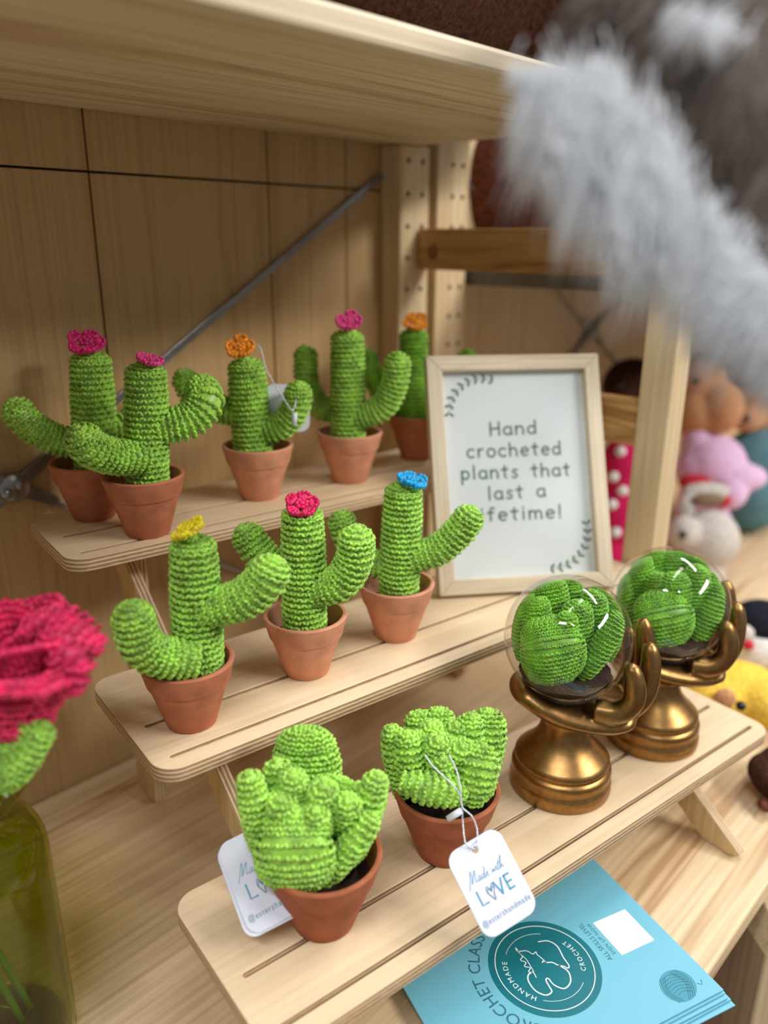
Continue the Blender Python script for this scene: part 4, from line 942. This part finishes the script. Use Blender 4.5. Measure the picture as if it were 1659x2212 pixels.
# curled outer petal tips on the right
g = Geo(); stitch_tube(g, [ax(118, 1415, RC, -0.010) - RC, ax(152, 1412, RC, -0.014) - RC, ax(172, 1440, RC, -0.016) - RC, ax(160, 1482, RC, -0.018) - RC], [0.0050, 0.0062, 0.0060, 0.0042], up=FWH, w=SW * 1.05)
link('curled_petal', g.mesh('curled_petal'), rose, M['rose'])
g = Geo(); stitch_tube(g, [ax(60, 1362, RC, 0.004) - RC, ax(120, 1350, RC, 0.0) - RC, ax(170, 1372, RC, -0.004) - RC, ax(200, 1395, RC, -0.006) - RC], [0.010, 0.0115, 0.0095, 0.006], [0.0042, 0.0042, 0.004, 0.0035], up=FWH + np.array([0, 0, 0.5]), w=SW * 1.05)
link('curled_petal', g.mesh('curled_petal'), rose, M['rose'])
for x0, y0, x1, y1, hw, d0, d1 in ((10, 1690, 88, 1580, 0.0085, -0.008, -0.016), (-20, 1640, 60, 1566, 0.010, 0.004, -0.016), (-20, 1690, -60, 1580, 0.0085, -0.006, -0.014), (0, 1690, 20, 1580, 0.0085, 0.010, 0.016)):
    a = ax(x0, y0, RC, d0) - RC; b = ax(x1, y1, RC, d1) - RC
    g = Geo(); stitch_tube(g, [a, (a + b) / 2 - FWH * 0.003, b], [hw * 0.7, hw, hw * 0.75], [0.0045, 0.005, 0.004], up=nrm(np.cross(b - a, FW)), w=SW * 1.05, h=SH * 1.05)
    link('sepal', g.mesh('sepal'), rose, M['green'])
for k, (dx, dy) in enumerate(((0.0, 0.0), (0.006, 0.004))):
    g = Geo(); s0 = RC + np.array([-0.006, 0, zb_ - 0.012]) ; e0 = VB + np.array([0.012 + dx * 1.2, -0.006 + dy, 0.016])
    nk = VB + np.array([dx * 0.3, dy * 0.3, vt - 0.006])
    g.tube(spline([s0 - RC, nk - RC, VB + np.array([-0.006 + dx, 0.004, vt * 0.6]) - RC, e0 - RC], 24), 0.0021, 8); link('stem', g.mesh('stem'), rose, M['stem'])

# ------------------------------------------------------------------ soft toys
def soft(name, balls, mat, parent, vox=0.004, sm=6):
    g = Geo()
    for b in balls:
        c = np.array(b[0], float)
        if parent.name.startswith('soft_toy'): c[2] = max(c[2], b[1] if np.isscalar(b[1]) else b[1][2])   # never below its own base
        g.ball(c, b[1], 18, 12, b[2] if len(b) > 2 else None)
    return voxel(name, g, vox, sm, mat, parent)
def toy(label, P, cat='soft toy'): return thing('soft_toy', label, cat, P, 0.0, 'soft toys in the next bay')
def eyeball(o, P, r):
    g = Geo(); g.ball(P, r, 12, 8); link('eye', g.mesh('eye'), o, M['eye'])
VR = np.stack([RTH, FWH, np.array([0, 0, 1.0])], 1)
D1 = 1.16; px_m = lambda n, d=D1: n * d / FPX
Q = lambda x, y, d=D1: at(x, y, d)
# tan toy in a pink outfit
b0 = np.array([*Q(1540, 1000, 1.24)[:2], 0.0005]); t1 = toy('tan soft toy with long snout in a pale pink outfit right of the upright', b0); R0 = lambda x, y, d=1.24: Q(x, y, d) - b0
soft('head', [(R0(1510, 830), (0.042, 0.042, 0.055), VR), (R0(1556, 880, 1.22), (0.036, 0.034, 0.042), VR), (R0(1500, 890), (0.04, 0.04, 0.04))], M['tan'], t1)
soft('outfit', [(R0(1540, 1000), (0.050, 0.045, 0.045), VR), (R0(1500, 960), (0.022, 0.022, 0.04), VR), (R0(1600, 1030, 1.22), (0.040, 0.03, 0.022), VR), (R0(1575, 1060, 1.22), (0.028, 0.03, 0.03), VR), (R0(1500, 1010), (0.03, 0.03, 0.035))], M['pinkp'], t1)
zfoot = R0(1540, 1080)[2]
soft('legs', [(np.array([0.0, 0.0, 0.04]), (0.045, 0.045, 0.0395)), (np.array([0.01, 0.01, 0.085]), (0.04, 0.04, 0.05))], M['pinkp'], t1)
soft('hem', [(R0(1500, 1042, 1.21), (0.026, 0.02, 0.012), VR), (R0(1560, 1078, 1.2), (0.014, 0.014, 0.014))], M['red'], t1)
eyeball(t1, R0(1503, 823, 1.195), 0.006)
# grey long-eared toy
b0 = np.array([*Q(1515, 1190, 1.10)[:2], 0.0005]); t2 = toy('light grey soft toy lying on the board behind the far globe', b0); R0 = lambda x, y, d=1.10: Q(x, y, d) - b0
z_ = R0(1520, 1160)[2]
soft('head', [(R0(1530, 1165), (0.042, 0.04, 0.042), VR), (R0(1475, 1150, 1.08), (0.022, 0.022, 0.024), VR), (np.array([0, 0, 0.03]), (0.04, 0.035, 0.0295))], M['grey'], t2)
soft('ear', [(R0(1525, 1062), (0.036, 0.014, 0.014), VR), (R0(1480, 1100), (0.014, 0.014, 0.02), VR)], M['grey'], t2); soft('inner_ear', [(R0(1530, 1080, 1.085), (0.024, 0.008, 0.011), VR)], plush('taupe_plush', (140, 116, 92)), t2)  # inner ear is a darker taupe than the grey plush
eyeball(t2, R0(1475, 1155, 1.055), 0.005)
# brown toy in teal
b0 = np.array([*Q(1635, 1020, 1.34)[:2], 0.0005]); t3 = toy('brown soft toy in a teal knit body at the right edge', b0); R0 = lambda x, y, d=1.34: Q(x, y, d) - b0
soft('head', [(R0(1640, 880), (0.055, 0.05, 0.045), VR), (R0(1615, 905, 1.3), (0.028, 0.028, 0.022), VR)], M['tan'], t3); soft('hair', [(R0(1640, 800), (0.07, 0.045, 0.05), VR), (R0(1600, 760), (0.04, 0.04, 0.03), VR)], M['brown'], t3)
soft('body', [(R0(1640, 1000), (0.07, 0.05, 0.06), VR), (R0(1620, 1060), (0.06, 0.05, 0.05), VR), (np.array([0, 0, 0.06]), (0.06, 0.05, 0.0595))], M['tealp'], t3)
eyeball(t3, R0(1612, 905, 1.268), 0.006)
# fuchsia polka dot toy seen between sign and upright
b0 = np.array([*Q(1335, 1060, 1.12)[:2], 0.0005]); t4 = toy('brown soft toy in a fuchsia polka dot dress between sign and upright', b0); R0 = lambda x, y, d=1.12: Q(x, y, d) - b0
soft('head', [(R0(1365, 835), (0.042, 0.04, 0.040), VR), (R0(1345, 850, 1.1), (0.022, 0.02, 0.018), VR)], M['dbrown'], t4)
dress = soft('dress', [(R0(1345, 1010), (0.034, 0.03, 0.045), VR), (R0(1345, 1120), (0.036, 0.032, 0.05), VR), (np.array([0, 0, 0.05]), (0.045, 0.04, 0.0495))], M['fuch'], t4)
for x, y in ((1325, 1030), (1340, 975), (1322, 1090), (1345, 1060), (1330, 1150)):
    g = Geo(); g.ball(R0(x, y, 1.09), (0.0075, 0.0075, 0.0075), 12, 8); link('polka_dot', g.mesh('polka_dot'), dress, M['white'])
eyeball(t4, R0(1340, 832, 1.07), 0.005)
# yellow toy and the black and white toy on the board beyond the stand
b0 = np.array([*atz(1575, 1570, 0)[:2], 0.0005]); t5 = toy('yellow soft toy lying beyond the right end of the stand', b0); d5 = dep(b0); R0 = lambda x, y, d=d5: Q(x, y, d) - b0
soft('body', [(R0(1580, 1500, d5 + 0.02), (0.05, 0.035, 0.028), VR), (R0(1640, 1540, d5), (0.03, 0.03, 0.026), VR), (np.array([0.02, 0.02, 0.026]), (0.05, 0.04, 0.0255))], M['yel'], t5)
soft('head', [(R0(1520, 1475, d5 + 0.05), (0.028, 0.028, 0.026), VR)], M['yel'], t5); soft('foot', [(R0(1565, 1510, d5 - 0.025), (0.013, 0.008, 0.013), VR)], M['tan'], t5); eyeball(t5, R0(1600, 1525, d5 - 0.04), 0.005)
b0 = np.array([*atz(1680, 1440, 0)[:2], 0.0005]); t6 = toy('black and white soft toy behind the yellow one', b0); d6 = dep(b0); R0 = lambda x, y, d=d6: Q(x, y, d) - b0
soft('body', [(R0(1630, 1440), (0.04, 0.035, 0.030), VR), (np.array([0.0, 0.0, 0.03]), (0.045, 0.04, 0.0295))], M['white'], t6); soft('head', [(R0(1645, 1345, d6 - 0.012), (0.036, 0.034, 0.026), VR)], M['black'], t6); soft('beak', [(R0(1615, 1392, d6 - 0.045), (0.008, 0.012, 0.006), VR)], M['red'], t6); soft('wing', [(R0(1608, 1370, d6 - 0.04), (0.012, 0.01, 0.012), VR)], M['grey'], t6)
b0 = np.array([*atz(1690, 1730, 0)[:2], 0.0005]); t7 = toy('dark brown soft toy at the right edge near the stand foot', b0); d7 = dep(b0); R0 = lambda x, y, d=d7: Q(x, y, d) - b0
soft('body', [(R0(1665, 1680), (0.018, 0.03, 0.015), VR), (np.array([0.02, 0.0, 0.022]), (0.03, 0.03, 0.0215))], M['dbrown'], t7); soft('foot', [(R0(1650, 1740, d7 - 0.02), (0.006, 0.01, 0.006), VR)], M['brown'], t7)
# brown fleece on the neighbouring shelf and brown toy on the shelf above
b0 = np.array([0.80, 0.22, 0.4425]); t8 = toy('dark brown fleecy soft toy on the next bay shelf above the rung', b0)
d8 = dep(b0) ; R0 = lambda x, y, d=d8: Q(x, y, d) - b0
soft('body', [(R0(1130, 400), (0.10, 0.07, 0.09), VR), (R0(1220, 360), (0.10, 0.07, 0.10), VR), (np.array([0, 0, 0.06]), (0.10, 0.08, 0.0595))], M['brown'], t8, 0.006); soft('ear', [(R0(1075, 320), (0.03, 0.02, 0.03), VR)], M['dbrown'], t8); soft('scarf', [(R0(1005, 390, d8 + 0.03), (0.02, 0.02, 0.10), VR)], plush('grey_blue_knit', (128, 132, 130)), t8, 0.005)
b0 = np.array([0.30, 0.232, 0.5745]); t9 = toy('dark brown soft toy lying on the overhead shelf', b0)
soft('body', [(np.array([-0.20, 0.0, 0.10]), (0.16, 0.11, 0.10)), (np.array([0.0, 0.0, 0.12]), (0.20, 0.112, 0.12)), (np.array([0.20, 0.0, 0.11]), (0.16, 0.11, 0.11)), (np.array([0.0, 0.01, 0.26]), (0.30, 0.10, 0.12))], M['dbrown'], t9, 0.008); soft('paw', [(np.array([-0.30, -0.10, 0.03]), (0.05, 0.035, 0.029))], M['dbrown'], t9)

# ------------------------------------------------------------------ fluffy plush hanging near the viewer
FD_ = 0.24
b0 = at(1560, 420, FD_ + 0.02)
fz = thing('fluffy_plush', 'blurred white and taupe fluffy plush hanging in the near top right', 'plush', b0)
R0 = lambda x, y, d=FD_ + 0.03: at(x, y, d) - b0
blobs = [(1330, 80, 110, 0.285), (1440, 110, 150, 0.28), (1570, 270, 170, 0.28), (1690, 470, 170, 0.28), (1640, 120, 260, 0.295), (1450, -10, 190, 0.295), (1780, 690, 170, 0.28), (1800, 360, 270, 0.295)]
blobs = [(x, y, r * d / FPX, d) for x, y, r, d in blobs]
fb = soft('body', [(R0(x, y, d), (r, r * 0.9, r), VR) for x, y, r, d in blobs], M['fur_grey'], fz, 0.004, 8)
# the arm by which it hangs from the overhead shelf
soft('arm', [(R0(1500 + 40 * k, -30 - 60 * k, 0.30 + 0.04 * k), 0.027) for k in range(6)], M['fur_grey'], fz, 0.005, 6)
def fur(name, roots, dirs, length, width, mat):
    g = Geo(); n = len(roots); seg = 5; V = []; F = []
    for i in range(n):
        p = roots[i].copy(); d = dirs[i]; L = length[i]; s = nrm(np.cross(d, rng.normal(size=3))); q = np.cross(d, s); base = len(V)
        for k in range(seg + 1):
            w = width * (1 - k / seg) ** 0.7 + 0.00003
            for t in range(3): a = 2 * PI * t / 3; V.append(p + w * (math.cos(a) * s + math.sin(a) * q))
            d = nrm(d + np.array([0, 0, -0.16]) + rng.normal(0, 0.10, 3)); p = p + d * L / seg
        for k in range(seg):
            for t in range(3):
                a, b = base + k * 3 + t, base + k * 3 + (t + 1) % 3; F += [(a, b, b + 3), (a, b + 3, a + 3)]
    g.add(np.array(V), np.array(F)); o = link(name, g.mesh(name), fz, mat); o['kind'] = 'stuff'; return o
# white fringe along the lower left side
lobes = [((1180, 180), (1260, 300), (-25, 150), (60, 150), 1500, 30), ((1250, 190), (1380, 380), (0, 150), (90, 190), 2600, 50), ((1350, 330), (1430, 480), (-12, 150), (90, 170), 1700, 40), ((1440, 430), (1580, 570), (-25, 110), (50, 110), 700, 40),
         ((1560, 600), (1760, 690), (-100, 60), (60, 150), 2000, 34), ((1620, 640), (1780, 760), (-75, 100), (70, 140), 1500, 30), ((1120, 150), (1180, 190), (-25, 90), (30, 70), 120, 14), ((1480, 20), (1600, 60), (-60, 60), (50, 90), 120, 20)]
roots = []; dirs = []; lens = []
for (xa, ya), (xb, yb), (dx, dy), (l0, l1), cnt, sd in lobes:
    for i in range(cnt):
        t = rng.uniform(0, 1); x = xa + (xb - xa) * t + rng.normal(0, sd); y = ya + (yb - ya) * t + rng.normal(0, sd)
        clump = math.sin(x * 0.055 + 0.8 * math.sin(y * 0.02)) * 0.35
        roots.append(R0(x, y, FD_ - 0.002 + rng.uniform(-0.006, 0.010))); k = FD_ / FPX
        dirs.append(nrm(RTH * (dx / 150 - 0.35 * math.cos(x * 0.055 + 0.8 * math.sin(y * 0.02))) + np.array([0, 0, 1.0]) * (-dy / 150 + 0.16) + rng.normal(0, 0.13, 3))); lens.append(rng.uniform(l0, l1) * k * (1 + clump))
fur('white_fringe', np.array(roots), np.array(dirs), lens, 0.00035, M['fur_white'])
roots = []; dirs = []; lens = []
for i in range(5200):
    x, y, r, d = blobs[rng.integers(len(blobs))]; c = R0(x, y, d); v = nrm(rng.normal(size=3))
    if v @ FW > 0.3: v = -v
    roots.append(c + v * r * 0.93); dirs.append(nrm(v * 0.7 - RTH * 0.2 + np.array([0, 0, -0.6]))); lens.append(rng.uniform(0.008, 0.016))
fur('taupe_fur', np.array(roots), np.array(dirs), lens, 0.0004, M['fur_grey'])
